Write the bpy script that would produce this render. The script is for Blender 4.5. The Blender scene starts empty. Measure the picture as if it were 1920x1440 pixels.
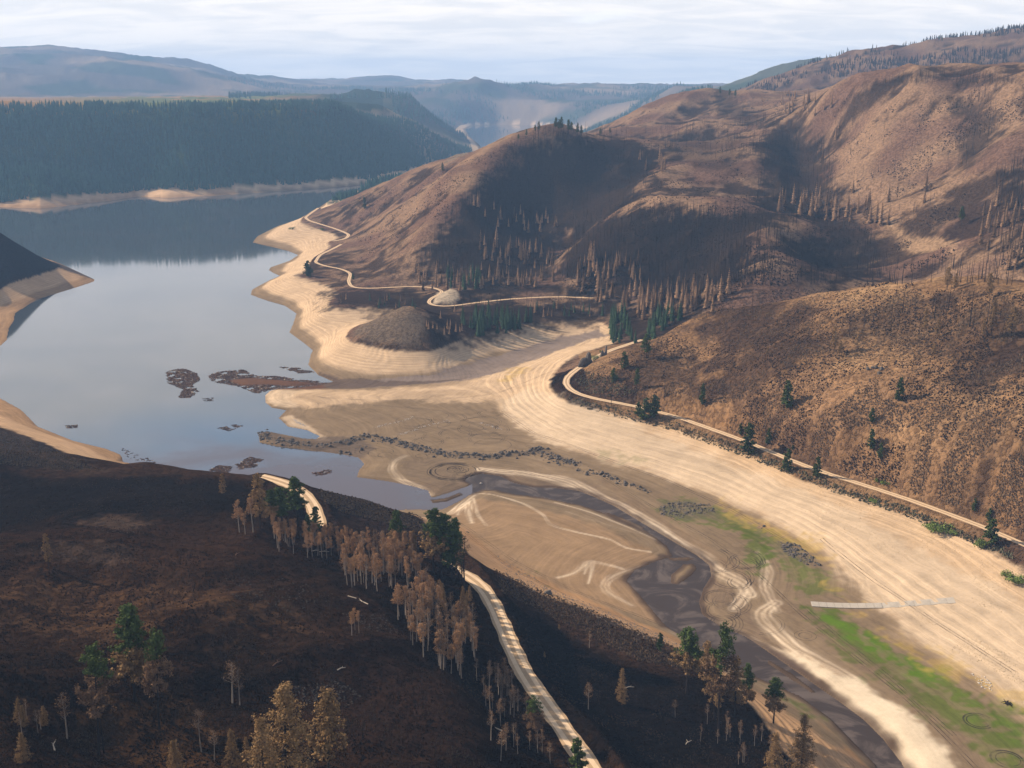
import bpy, math, random, numpy as np, time
from mathutils import Matrix, Vector
T0 = time.time()
R = math.radians
# ------------------------------------------------------------------ camera, world, sun, exposure
HC, FP, PIT = 250.0, 2059.0, 15.1
SUN_EL, SUN_AZ = 29.0, -66.0          # azimuth measured from +Y towards +X
sc = bpy.context.scene
col = sc.collection
cam = bpy.data.objects.new('camera', bpy.data.cameras.new('camera')); col.objects.link(cam)
cam.location = (0, 0, HC); cam.rotation_euler = (R(90 - PIT), 0, 0)
cam.data.sensor_width = 36; cam.data.lens = 36 * FP / 1920; cam.data.clip_start = 1; cam.data.clip_end = 60000
sc.camera = cam
sc.view_settings.view_transform = 'Standard'; sc.view_settings.look = 'None'
sc.view_settings.exposure = 0.83; sc.view_settings.gamma = 1.0; sc.view_settings.use_curve_mapping = False
sc.cycles.volume_bounces = 0; sc.cycles.max_bounces = 6; sc.cycles.diffuse_bounces = 2
sc.cycles.use_denoising = True
sun = bpy.data.objects.new('sun', bpy.data.lights.new('sun', 'SUN')); col.objects.link(sun)
sun.data.energy = 5.0; sun.data.angle = R(0.5); sun.data.color = (1.0, 0.85, 0.67)
sd = Vector((math.sin(R(SUN_AZ)) * math.cos(R(SUN_EL)), math.cos(R(SUN_AZ)) * math.cos(R(SUN_EL)), math.sin(R(SUN_EL))))
sun.rotation_euler = sd.to_track_quat('Z', 'Y').to_euler()

def nodes(m):
    m.use_nodes = True; nt = m.node_tree; nt.nodes.clear(); return nt, nt.nodes, nt.links
def N(nt, t, **k):
    n = nt.nodes.new(t)
    for a, b in k.items():
        if a[0] == '_': n.inputs[a[1:].replace('_', ' ')].default_value = b
        else: setattr(n, a, b)
    return n
def mathn(nt, op, a, b=None, c=None, clamp=False):
    n = nt.nodes.new('ShaderNodeMath'); n.operation = op; n.use_clamp = clamp
    for i, x in enumerate((a, b, c)):
        if x is None: continue
        if isinstance(x, (int, float)): n.inputs[i].default_value = x
        else: nt.links.new(x, n.inputs[i])
    return n.outputs[0]
def mixc(nt, f, a, b, mode='MIX'):
    n = nt.nodes.new('ShaderNodeMix'); n.data_type = 'RGBA'; n.blend_type = mode
    for s, x in ((0, f), (6, a), (7, b)):
        if isinstance(x, (int, float)): n.inputs[s].default_value = x
        elif isinstance(x, tuple): n.inputs[s].default_value = (*x, 1)
        else: nt.links.new(x, n.inputs[s])
    return n.outputs[2]
def ramp(nt, x, pts):
    n = nt.nodes.new('ShaderNodeMapRange'); n.interpolation_type = 'SMOOTHSTEP'
    nt.links.new(x, n.inputs[0])
    n.inputs[1].default_value, n.inputs[2].default_value, n.inputs[3].default_value, n.inputs[4].default_value = pts
    return n.outputs[0]
def noise(nt, vec, scale, detail=4, rough=.55, dist=0):
    n = N(nt, 'ShaderNodeTexNoise', _Scale=scale, _Detail=detail, _Roughness=rough, _Distortion=dist)
    if vec is not None: nt.links.new(vec, n.inputs['Vector'])
    return n.outputs[0]
def scalev(nt, vec, s):
    n = N(nt, 'ShaderNodeMapping', vector_type='POINT'); n.inputs['Scale'].default_value = s
    nt.links.new(vec, n.inputs['Vector']); return n.outputs[0]

w = bpy.data.worlds.new('World'); sc.world = w
nt, _, L = nodes(w)
out = N(nt, 'ShaderNodeOutputWorld'); bg = N(nt, 'ShaderNodeBackground', _Strength=0.10)
sky = N(nt, 'ShaderNodeTexSky', sky_type='NISHITA', sun_disc=False, sun_elevation=R(SUN_EL), sun_rotation=R(SUN_AZ), altitude=1200, air_density=1.2, dust_density=1.5)
tc = N(nt, 'ShaderNodeTexCoord'); sp = N(nt, 'ShaderNodeSeparateXYZ'); L.new(tc.outputs['Generated'], sp.inputs[0])
zz = mathn(nt, 'ADD', mathn(nt, 'MAXIMUM', sp.outputs[2], 0.0), 0.13)
cb = N(nt, 'ShaderNodeCombineXYZ'); L.new(mathn(nt, 'DIVIDE', sp.outputs[0], zz), cb.inputs[0]); L.new(mathn(nt, 'DIVIDE', sp.outputs[1], zz), cb.inputs[1])
n1 = noise(nt, scalev(nt, cb.outputs[0], (0.35, 0.75, 1)), 1.0, 6, .55, .6)
n2 = noise(nt, scalev(nt, cb.outputs[0], (1.2, 2.1, 1)), 1.7, 6, .6, .8)
thr = ramp(nt, sp.outputs[2], (.16, .31, 0.28, -.06))           # thicker deck low down
cov = ramp(nt, mathn(nt, 'ADD', mathn(nt, 'ADD', n1, mathn(nt, 'MULTIPLY', n2, .22)), thr), (.50, .72, 0.12, .97))
shade = ramp(nt, n2, (.30, .72, 0.0, 1.0))
shade = ramp(nt, mathn(nt, 'ADD', mathn(nt, 'MULTIPLY', n2, .6), mathn(nt, 'MULTIPLY', n1, .4)), (.40, .60, 0.0, 1.0))
ccol = mixc(nt, shade, (4.5, 4.3, 4.2), (5.7, 5.2, 4.75))
lowb = ramp(nt, sp.outputs[2], (.10, .36, 1.32, .95)); lv = N(nt, 'ShaderNodeCombineXYZ')
for _i in range(3): L.new(lowb, lv.inputs[_i])
ccol = mixc(nt, 1.0, ccol, lv.outputs[0], 'MULTIPLY')
# small cumulus low over the horizon
n3 = noise(nt, scalev(nt, tc.outputs['Generated'], (9, 9, 26)), 1.0, 4, .5)
band = mathn(nt, 'MULTIPLY', ramp(nt, sp.outputs[2], (.0, .02, 0, 1)), ramp(nt, sp.outputs[2], (.05, .075, 1, 0)))
puff = mathn(nt, 'MULTIPLY', ramp(nt, n3, (.66, .74, 0, 1)), band)
final = mixc(nt, cov, sky.outputs[0], ccol)
final = mixc(nt, puff, final, (7.4, 7.1, 6.9))
L.new(final, bg.inputs[0]); L.new(bg.outputs[0], out.inputs[0])

# ------------------------------------------------------------------ pixel <-> world helpers
cp, sn = math.cos(R(PIT)), math.sin(R(PIT))
def rays(u, v):
    u = np.asarray(u, float); v = np.asarray(v, float)
    x = u - 960; up = 720 - v
    y = FP * cp + up * sn; z = -FP * sn + up * cp
    h = np.hypot(x, y)
    return x / h, y / h, z / h            # per metre of horizontal distance
def at_z(u, v, z):
    a, b, c = rays(u, v); t = (np.asarray(z, float) - HC) / c
    return np.stack([a * t, b * t, a * 0 + z], -1)
def at_d(u, v, d):
    a, b, c = rays(u, v); return np.stack([a * d, b * d, HC + c * d], -1)

PERM = np.random.RandomState(7).permutation(256).astype(np.int32); PERM = np.concatenate([PERM, PERM])
GA = np.random.RandomState(3).rand(256) * 2 * np.pi; GX, GY = np.cos(GA), np.sin(GA)
def pn(x, y, seed=0):
    x = x + seed * 37.17; y = y + seed * 11.91
    xi = np.floor(x).astype(np.int64); yi = np.floor(y).astype(np.int64); fx = x - xi; fy = y - yi
    xi &= 255; yi &= 255; x1 = (xi + 1) & 255; y1 = (yi + 1) & 255
    u = fx * fx * fx * (fx * (fx * 6 - 15) + 10); v = fy * fy * fy * (fy * (fy * 6 - 15) + 10)
    def g(a, b, dx, dy):
        h = PERM[PERM[a] + b]; return GX[h] * dx + GY[h] * dy
    a = g(xi, yi, fx, fy); b = g(x1, yi, fx - 1, fy); c = g(xi, y1, fx, fy - 1); d = g(x1, y1, fx - 1, fy - 1)
    return ((a + u * (b - a)) * (1 - v) + (c + u * (d - c)) * v) * 1.4
def sstep(a, b, x):
    t = np.clip((x - a) / (b - a), 0, 1); return t * t * (3 - 2 * t)

# ------------------------------------------------------------------ control lines of the terrain
# (u, v, z) = a point of the ground at height z ; ('d', ...) lines give the distance instead
CZ, CD, CW = [], [], []
def cz(*p): CZ.append(p)
def cd(*p): CD.append(p)
LAKE = [(-420,742),(-200,742),(0,746),(40,768),(70,800),(140,828),(200,842),(226,852),(232,868),(300,878),(345,892),(420,912),(520,930),(620,946),(720,958),(762,955),(806,956),(830,955),
  (861,940),(884,926),(884,908),(874,913),(839,925),(817,932),(808,933),(802,920),(773,912),(723,902),(668,895),(674,880),(683,870),(672,858),(640,852),(600,847),(560,841),(520,837),(486,829),(488,812),(500,808),(540,816),(570,822),(594,823),(600,818),(575,806),(540,800),
  (522,784),(537,769),(510,765),(497,755),(497,742),(505,733),(520,728),(560,727),(600,722),(626,716),(597,703),(578,684),(583,665),(587,657),(573,645),(543,623),(550,607),(556,588),(533,572),(500,563),
  (470,553),(473,543),(503,527),(527,518),(503,507),(507,501),(540,491),(560,478),(540,470),(507,462),(473,455),(483,443),(523,423),(550,417),(567,407),(600,388),(617,376),(637,368),
  (655,364),(720,354),(800,338),(880,314),(960,287),(1040,264),(1090,252),(1090,243),(1040,238),(990,235),(930,234),(885,236),(872,243),(880,256),(897,270),(905,284),(890,294),(850,312),(780,330),(700,344),(640,350),(600,353),(560,356),(500,360),(430,365),(390,367),(310,371),(260,368),(215,375),(130,385),(75,391),(0,388),(-200,384),(-420,380),
  (-420,430),(-200,446),(0,456),(60,476),(110,493),(177,524),(176,528),(133,542),(100,552),(72,560),(55,570),(28,588),(27,600),(17,615),(13,637),(0,650),(-80,672),(-250,690),(-420,700)]
RIVER = [(884,908),(872,902),(876,895),(905,888),(940,893),(960,905),(1000,914),(1040,915),(1085,920),(1120,934),(1150,948),(1190,972),(1230,996),(1270,1020),(1305,1040),(1330,1060),(1334,1080),(1318,1105),(1310,1130),(1316,1152),(1345,1172),(1400,1195),(1440,1222),(1480,1250),(1530,1285),(1580,1320),(1620,1350),(1655,1385),(1690,1430),(1720,1490),
  (1675,1490),(1640,1432),(1600,1392),(1560,1350),(1500,1305),(1440,1280),(1390,1255),(1330,1222),(1290,1200),(1250,1175),(1225,1145),(1200,1115),(1175,1090),(1190,1070),(1225,1055),(1262,1043),(1250,1022),(1210,994),(1150,967),(1090,947),(1020,933),(960,926),(930,918),(905,918),(884,926)]
lakeW = np.array([at_z(u, v, 0.)[:2] for u, v in LAKE]); rivW = np.array([at_z(u, v, 0.)[:2] for u, v in RIVER])
# roads (u, v, z)
ROADS = {
 'near': ([(1160,1510,52),(1105,1440,51),(1070,1385,51),(1035,1335,50),(1000,1290,49),(968,1235,47),(950,1190,45),(925,1130,43),(905,1095,42),(885,1070,42),(840,1058,43),(790,1046,44)], 7.0),
 'spur': [],
 'east': ([(2060,1090,21),(1985,1050,21),(1900,1012,20),(1850,990,20),(1790,968,20),(1700,935,20),(1600,903,20),(1540,885,20),(1480,862,20),(1400,828,20),(1330,803,20),(1250,775,20),(1170,757,20),(1110,747,20),(1078,738,20),(1060,725,20),(1060,708,20),(1082,692,20.5),(1112,672,21),(1145,656,21.5),(1180,645,22),(1205,637,22)], 5.6),
 'valley': ([(1290,593,26),(1240,577,26),(1180,567,25),(1120,559,24),(1040,556,23),(960,560,22),(880,569,21),(835,576,21),(810,574,21),(800,568,21),(812,556,22),(835,548,23),(810,538,21),(760,537,20),(700,541,20),(660,540,19),(653,528,19),(658,512,19),(640,504,19),(610,499,19),(590,492,18),(600,478,18),(625,466,18),(640,458,18)], 4.6),
 'cape': ([(625,452,18),(648,448,18),(655,440,18),(640,433,18),(620,426,18),(600,420,18),(580,414,18),(572,408,18),(585,398,18),(597,390,18)], 5.5),
}
ROADS['spur'] = ([(600,1000,44),(598,985,44),(592,962,44),(588,940,44.5),(575,920,45),(548,906,45.5),(515,897,46),(488,893,46)], 8.0)
ROADS['tip'] = ([(617,378,18.5),(630,376,18.5),(657,381,19.5)], 5.0)
for k, (p, wd) in ROADS.items(): CZ.append(tuple(p))
# lake bottoms
cz((-400,560,-3),(-200,560,-3),(60,660,-3)); cz((100,600,-4),(300,560,-4),(430,520,-3),(440,460,-4),(300,430,-5),(0,425,-5),(-300,415,-5)); cz((60,720,-4),(250,680,-5),(420,650,-4),(530,640,-2)); cz((200,800,-3),(400,850,-2),(600,900,-1.2),(720,935,-1)); cz((400,780,-2),(450,800,-2)); cz((560,370,-4),(450,400,-5))
cz((680,352,-4),(760,340,-4),(850,318,-4),(930,290,-4),(940,262,-4),(960,245,-4))
# exposed lakebed
cz((640,716,1.4),(700,722,1.8),(800,716,2.2),(880,702,3),(960,680,4),(1040,652,6),(1100,638,8),(1145,628,10))
cz((520,745,2),(600,735,3),(700,735,4),(800,722,4.5),(900,708,5),(960,690,7),(1020,672,9),(1080,655,12))
cz((620,775,2.4),(700,780,2.8),(800,790,3),(900,800,3),(960,820,3)); cz((560,790,1.6),(640,820,1.6),(720,830,1.8))
cz((720,870,1.2),(800,870,1.2),(860,880,1.2),(1000,880,1.6),(1100,910,1.8),(1200,960,1.8),(1280,1000,1.9),(1360,1060,2.0),(1420,1130,2.2),(1480,1220,2.4),(1560,1280,2.6),(1650,1350,2.8),(1740,1430,3))
cz((900,940,1.2),(1000,960,1.6),(1100,990,1.6),(1180,1030,1.3)); cz((900,990,2),(960,1040,1.8),(1050,1050,1.6),(1130,1100,1.2),(1180,1130,1))
cz((930,750,4),(940,775,4),(980,805,4),(1060,840,4),(1200,880,4),(1320,920,4),(1430,970,4),(1540,1030,4),(1620,1110,4),(1720,1200,4),(1920,1330,4.5),(2050,1400,5))
cz((700,860,1.3),(860,840,1.8),(1000,850,2),(1120,880,2.3),(1240,920,2.5),(1380,980,2.7),(1460,1060,2.8),(1520,1150,3),(1620,1230,3.2),(1760,1320,3.3),(1900,1420,3.5))
cz((1010,760,10),(1080,800,10),(1200,840,10),(1350,890,10),(1500,950,10),(1640,1020,10),(1780,1110,10),(1920,1200,10),(2050,1280,10))
# full pool line east side, below the road
cz((1090,660,16),(1062,682,17),(1043,708,17),(1040,735,16),(1075,757,16),(1160,775,16),(1250,798,16),(1380,838,16),(1480,885,16),(1560,915,16),(1700,962,16),(1800,1000,16),(1880,1045,16),(2000,1110,16))
# near side beach: mud edge then full pool line
cz((815,966,1.2),(860,990,1.4),(900,1020,1.4),(935,1045,1.4),(1000,1078,1.4),(1060,1110,1.4),(1120,1135,1.4),(1200,1172,1.2))
cz((800,985,15),(850,1005,15),(885,1040,15),(905,1060,15),(960,1085,15),(1030,1110,15),(1120,1150,15),(1200,1183,15),(1290,1225,14),(1380,1280,13),(1460,1340,12),(1560,1400,9),(1640,1460,7))
cz((1330,1235,1.5),(1420,1285,2),(1500,1330,2),(1560,1375,2),(1620,1440,2))
# near left shore ring
cz((-300,770,14),(0,792,14),(80,825,14),(160,862,14),(230,884,14),(300,896,12)); cz((345,905,8),(500,945,5),(620,962,5),(720,972,5))
# foreground hill
cz((-420,856,66),(-200,862,64),(0,868,60),(100,875,56),(200,882,53),(330,889,50),(420,892,48),(480,893,46),(520,896,45),(560,900,42),(620,913,37),(700,939,27),(760,958,19),(795,970,14))
cz((-300,930,55),(0,925,52),(150,922,51),(300,922,49),(420,925,47)); cz((-300,985,70),(0,1000,68),(150,978,67),(280,968,64),(400,978,58),(480,1000,54),(560,1020,50),(640,1045,48))
cz((-300,1100,82),(0,1090,78),(200,1100,73),(400,1090,68),(600,1095,60),(700,1090,53),(780,1080,49),(840,1085,45))
cz((500,950,46),(540,975,44),(620,1010,43)); cz((650,950,38),(720,975,32),(780,1000,26),(840,1030,24),(880,1052,30))
cz((640,980,36),(700,1000,34),(760,1020,34))
cz((-300,1250,92),(0,1230,84),(200,1210,79),(400,1200,76),(550,1190,73),(650,1185,71),(720,1200,70),(790,1235,68),(850,1270,71),(890,1340,72),(905,1440,72),(920,1540,72))
cz((760,1130,54),(800,1180,54),(860,1230,53),(910,1280,51),(950,1340,49),(1000,1410,47),(1040,1470,46)); cz((840,1130,46),(880,1180,46),(915,1230,47),(950,1275,48))
cz((-300,1340,97),(0,1320,90),(250,1310,76),(330,1335,75),(450,1320,78),(600,1310,78),(750,1310,77)); cz((-300,1500,102),(0,1440,93),(200,1420,84),(400,1410,83),(600,1420,82),(800,1420,78)); cz((-300,1700,115),(300,1700,105),(800,1700,95))
# slope east of the near road
cz((920,1080,33),(960,1120,27),(1010,1180,26),(1060,1240,28),(1110,1320,33),(1160,1400,37),(1210,1500,40)); cz((985,1230,34),(1030,1290,37),(1080,1360,41))
cz((1000,1120,18),(1080,1165,20),(1160,1210,22),(1240,1265,24),(1290,1300,25),(1370,1370,24),(1450,1440,22),(1500,1500,20)); cz((1150,1290,25),(1250,1370,30),(1330,1440,32)); cz((1200,1700,50),(1700,1700,20),(2100,1700,20))
cz((1450,1360,14),(1540,1420,10),(1600,1470,8)); cz((1960,1500,4),(1800,1500,3.4),(1680,1620,3)); cz((2100,1200,14),(2200,1100,24))
# mid right hill
cz((1205,640,32),(1230,628,42),(1270,605,56),(1330,572,75),(1400,540,95),(1460,537,99),(1550,538,103),(1650,541,105),(1750,540,108),(1840,545,112),(1920,550,115),(2100,560,122))
cz((1120,690,30),(1180,670,42),(1250,660,52),(1330,620,70)); cz((1120,722,26),(1200,710,38),(1300,700,50),(1420,690,62),(1560,680,72),(1700,680,78),(1920,690,88),(2080,700,94)); cz((1250,750,29),(1400,770,38),(1550,800,46),(1700,830,50),(1900,870,55),(2060,900,60)); cz((1440,820,26),(1600,870,28),(1760,920,29),(1900,965,30),(2050,1010,32))
cz((1600,620,86),(1480,610,82)); cz((1850,640,100),(1920,620,105))
for u in range(1330, 2200, 60): cd((u, 610, 985))
for p in [(1240,600,26),(1200,610,24),(1160,600,24),(1260,585,27),(1300,580,30)]: cz(p)
# valley floor, creek arm, terrace
cz((1145,606,14),(1080,607,12),(1020,616,11),(990,622,10)); cz((860,648,14),(900,628,15),(950,616,17),(1000,605,18),(1060,596,19),(1140,600,20)); cz((880,600,21),(960,590,22),(1060,585,22),(1120,582,22))
cz((840,700,1.5),(900,690,2),(980,660,3.5),(1060,637,6)); cz((860,672,3),(930,655,4),(1000,640,6))
# the knob with its ring
cz((767,572,43)); cz((735,590,36),(790,585,38),(820,600,30)); cz((655,622,17),(680,645,16),(723,655,15),(790,660,15),(850,648,15)); cz((690,610,27),(740,635,24),(800,640,23)); cz((600,690,3),(650,706,3),(760,708,3),(850,695,3)); cz((620,655,10),(690,678,9),(800,682,8))
cz((843,541,34)); cz((600,585,15),(650,588,14),(700,588,13),(760,592,14)); cz((620,565,18),(700,570,18),(770,562,20)); cz((640,615,9),(700,603,9)); cz((600,620,8),(570,600,8))
cz((530,518,15),(560,514,17),(600,525,17),(640,545,17),(610,575,15)); cz((520,545,8),(570,560,8),(590,590,9)); cz((575,500,17),(560,495,12)); cz((580,455,12),(600,470,14)); cz((535,432,14),(570,425,15),(610,440,15),(630,450,16)); cz((510,445,7),(560,455,7)); cz((545,419,14),(575,404,14),(607,384,14),(625,373,13))
# left dark spur
cz((-420,330,150),(-200,392,105),(0,455,60),(40,466,45),(100,488,24),(150,508,10)); cz((107,503,15),(67,513,16),(22,524,17),(0,530,17),(-200,560,20)); cz((40,495,30),(0,500,38),(-150,500,55)); cz((0,560,8),(-200,600,9)); cz((0,600,5)); cz((-300,640,8),(-420,500,60))
# burned mountain, distances from here
cd((650,373,2240),(700,355,2150),(760,335,1980),(850,309,1850),(930,276,1780),(1000,247,1720),(1050,240,1720),(1100,252,1760),(1150,250,1880))
cd((1000,262,1690),(930,310,1610),(860,370,1510),(810,440,1420),(775,505,1345)); cd((720,400,1830),(700,440,1660),(680,480,1520),(690,515,1400)); cd((800,360,1720),(760,420,1560))
cd((980,340,1640),(960,400,1540),(930,460,1440),(900,515,1300)); cd((1120,290,1720),(1100,350,1660),(1080,410,1560),(1060,470,1420),(1020,520,1290))
cd((1250,285,1720),(1220,340,1560),(1180,385,1460),(1140,420,1380)); cd((1300,240,2050),(1320,330,1560),(1300,370,1450)); cd((1450,245,1780),(1430,290,1640),(1410,340,1520),(1380,380,1430))
cd((1500,250,1850),(1500,300,1720),(1510,350,1590),(1540,400,1440),(1600,450,1290),(1650,500,1170))
cd((1090,440,1330),(1170,408,1350),(1250,390,1350),(1340,385,1345),(1420,392,1330),(1500,402,1350)); cd((1180,480,1240),(1280,490,1190),(1360,500,1150)); cd((1150,540,1190),(1250,548,1120),(1340,545,1060))
cd((1400,440,1250),(1460,432,1190),(1450,480,1110),(1430,525,1050)); cd((1540,470,1240),(1560,510,1140))
cd((1160,238,2350),(1220,203,2450),(1265,180,2500),(1330,169,2500),(1375,180,2480)); cd((1200,248,2100),(1300,262,1950),(1380,250,1900)); cd((1420,210,2250),(1400,235,2050),(1450,205,2150))
cd((1480,200,1950),(1530,180,1850),(1600,163,1750),(1700,158,1680),(1800,163,1620),(1870,155,1590),(1920,149,1560),(2100,135,1500)); cd((1560,240,1760),(1650,250,1600),(1740,250,1540)); cd((1620,330,1500),(1700,350,1420),(1760,350,1370)); cd((1700,430,1260),(1780,430,1190)); cd((1760,500,1110),(1860,510,1040)); cd((1810,220,1560),(1820,290,1450),(1800,330,1400)); cd((1880,260,1400),(1890,330,1260),(1850,400,1180)); cd((2050,300,1300),(2050,450,1000))
cd((1560,170,2150),(1600,158,2150),(1680,142,2150),(1760,137,2150),(1850,143,2150),(1920,156,2150)); cd((1700,175,1950),(1850,180,1900)); cd((2100,150,2200))
cd((1400,190,2900),(1600,180,2900),(1900,170,2800)); cd((1400,166,3600),(1450,150,3600),(1500,131,3600),(1570,106,3600),(1620,97,3550),(1700,91,3550),(1760,74,3500),(1830,76,3450),(1920,62,3400),(2100,40,3400)); cd((1500,150,3300),(1700,130,3200),(1900,110,3050)); cd((1300,170,5200),(1400,148,5200),(1480,127,5200),(1530,115,5200))
# far forested slope and its plateau
cd((-420,206,3050),(-200,206,3080),(0,208,3100),(150,207,3120),(300,206,3130),(450,204,3130),(600,203,3130),(700,203,3140),(745,208,3150),(800,230,3350),(850,258,3750),(895,282,4350))
cz((-300,366,15),(0,372,15),(90,375,15),(170,370,15),(250,352,15),(330,358,15),(400,352,15),(500,350,15),(600,342,15),(650,335,14),(760,318,14),(850,300,14),(888,288,10))
cz((-300,290,100),(100,295,102),(300,290,104),(500,290,102),(680,280,104),(780,282,70),(840,285,38)); cz((-300,335,48),(200,335,48),(400,330,50),(620,318,50)); cd((720,240,3200),(500,240,2980),(200,240,2980),(-200,240,2960))
CWP = []
for th in np.radians(np.arange(-34, -5.0, 2.5)):
    for d, z in ((3500, 196), (4300, 196), (5500, 196), (7000, 194)): CWP.append((math.sin(th) * d, math.cos(th) * d, z))
for th in np.radians(np.arange(8, 36, 4)):
    for d, z in ((7000, 260), (10000, 260), (14500, 200)): CWP.append((math.sin(th) * d, math.cos(th) * d, z))
cd((-420,110,10800),(-200,96,10800),(0,93,10800),(60,97,10800),(112,88,10800),(150,97,10800),(215,100,10800),(260,108,10800),(290,117,10800),(320,115,10800),(380,122,10800),(410,133,10800),(440,145,10800),(480,150,11500),(500,157,12000),(560,158,12500),(640,156,12500),(700,148,12500),(740,143,12500),(780,150,12500),(850,158,12500),(1000,161,13500),(1080,160,13500),(1180,165,13500),(1290,170,13500))
cd((-200,130,8600),(0,126,8600),(100,130,8600),(250,127,8600),(350,137,8600),(430,152,8800),(500,170,8800)); cd((-100,170,7700),(300,175,7700),(480,182,7700))
cd((560,182,6000),(620,176,5600),(690,168,5400),(740,176,5300),(790,195,5200),(830,212,5300),(860,232,5800)); cd((860,160,9000),(912,147,8600),(960,160,9000),(880,190,8000),(960,195,8200),(1000,215,7600)); cd((1060,205,7600),(1120,192,8000),(1200,186,8200)); cd((1060,225,6500),(1140,225,6300)); cd((800,170,9000),(760,175,8500)); cd((880,231,7550),(1000,230,7550))

def lp(p): return np.stack([np.arctan2(p[:, 0], p[:, 1]), np.log(np.hypot(p[:, 0], p[:, 1]))], -1)
pts = []
for src, fn in ((CZ, at_z), (CD, at_d)):
    for line in src:
        a = np.array(line, float); P3 = fn(a[:, 0], a[:, 1], a[:, 2]); q = np.concatenate([lp(P3), P3[:, 2:]], 1)
        pts.append(q[:1])
        for i in range(len(q) - 1):
            n = max(1, int(np.linalg.norm(q[i + 1, :2] - q[i, :2]) / .026)); t = (np.arange(n) + 1)[:, None] / n
            pts.append(q[i] * (1 - t) + q[i + 1] * t)
for x, y, z in CWP: pts.append(np.array([[math.atan2(x, y), math.log(math.hypot(x, y)), z]]))
for poly, zz0 in ((lakeW, 0.0), (rivW, 0.0)):
    q = np.concatenate([poly, poly[:, :1] * 0], 1); q = np.concatenate([lp(q), q[:, 2:]], 1); q = np.concatenate([q, q[:1]])
    for i in range(len(q) - 1):
        n = max(1, int(np.linalg.norm(q[i + 1, :2] - q[i, :2]) / .03)); t = (np.arange(n) + .5)[:, None] / n
        pts.append(q[i] * (1 - t) + q[i + 1] * t)
pts = np.concatenate(pts)
_, keep = np.unique(np.round(pts[:, :2] / .007).astype(int), axis=0, return_index=True); pts = pts[keep]
def kern(a, b):
    d = a[:, None, :] - b[None, :, :]; return np.sqrt((d * d).sum(-1) + 1e-5)
A = kern(pts[:, :2], pts[:, :2]); n = len(pts)
M = np.zeros((n + 1, n + 1)); M[:n, :n] = A - np.eye(n) * .003; M[:n, n] = 1; M[n, :n] = 1
sol = np.linalg.solve(M, np.append(pts[:, 2], 0))
CT = np.linspace(R(-37), R(37), 420); CL = np.linspace(math.log(130), math.log(17000), 420)
gt, gl = np.meshgrid(CT, CL); gp = np.stack([gt.ravel(), gl.ravel()], -1); cz_ = np.empty(len(gp))
for i in range(0, len(gp), 6000): cz_[i:i + 6000] = kern(gp[i:i + 6000], pts[:, :2]) @ sol[:n] + sol[n]
ZC = cz_.reshape(gt.shape)
k = np.array([1, 4, 6, 4, 1]) / 16.
def blur(Z):
    Zp = np.pad(Z, 2, mode='edge'); Z = sum(k[i] * Zp[i:i + Z.shape[0], :] for i in range(5)); return sum(k[i] * Z[:, i:i + ZC.shape[1]] for i in range(5))
ZC = blur(ZC)
print('rbf', n, time.time() - T0)

# ------------------------------------------------------------------ fine polar terrain grid
def seg(a, b, st): return list(np.arange(math.log(a), math.log(b), st))
LR = np.array(seg(150, 330, .0045) + seg(330, 950, .0022) + seg(950, 2600, .0040) + seg(2600, 16000, .0105))
TH = np.radians(np.concatenate([np.arange(-36, -26.5, .3), np.arange(-26.5, 26.5, .06), np.arange(26.5, 36.1, .3)]))
NR, NT = len(LR), len(TH); RR = np.exp(LR)
fi = np.interp(LR, CL, np.arange(len(CL))); fj = np.interp(TH, CT, np.arange(len(CT)))
i0 = np.minimum(fi.astype(int), len(CL) - 2); j0 = np.minimum(fj.astype(int), len(CT) - 2); a = (fi - i0)[:, None]; b = (fj - j0)[None, :]
Z = (ZC[i0][:, j0] * (1 - b) + ZC[i0][:, j0 + 1] * b) * (1 - a) + (ZC[i0 + 1][:, j0] * (1 - b) + ZC[i0 + 1][:, j0 + 1] * b) * a
X = RR[:, None] * np.sin(TH)[None]; Y = RR[:, None] * np.cos(TH)[None]; RD = np.repeat(RR[:, None], NT, 1)

def sdist(poly, closed=True, pad=60, want=None):
    """distance of the grid points near a world polyline: (rows, cols, distance, inside, along)"""
    P = np.asarray(poly)[:, :2]; lo = P.min(0) - pad; hi = P.max(0) + pad
    m = (X > lo[0]) & (X < hi[0]) & (Y > lo[1]) & (Y < hi[1])
    idx = np.nonzero(m.ravel())[0]; x = X.ravel()[idx]; y = Y.ravel()[idx]
    if len(idx) == 0: return idx, x, x > 0, x
    best = np.full(len(x), 1e9); al = np.zeros(len(x)); ins = np.zeros(len(x), bool)
    n = len(P); s = 0.
    for i in range(n if closed else n - 1):
        ax, ay = P[i]; bx, by = P[(i + 1) % n]; dx, dy = bx - ax, by - ay; l2 = dx * dx + dy * dy + 1e-9
        t = np.clip(((x - ax) * dx + (y - ay) * dy) / l2, 0, 1)
        d = (x - ax - t * dx) ** 2 + (y - ay - t * dy) ** 2; b_ = d < best
        best[b_] = d[b_]; al[b_] = i + t[b_]
        if closed:
            c = ((ay > y) != (by > y)) & (x < (bx - ax) * (y - ay) / (by - ay + 1e-12) + ax); ins ^= c
    return idx, np.sqrt(best), ins, al
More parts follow.
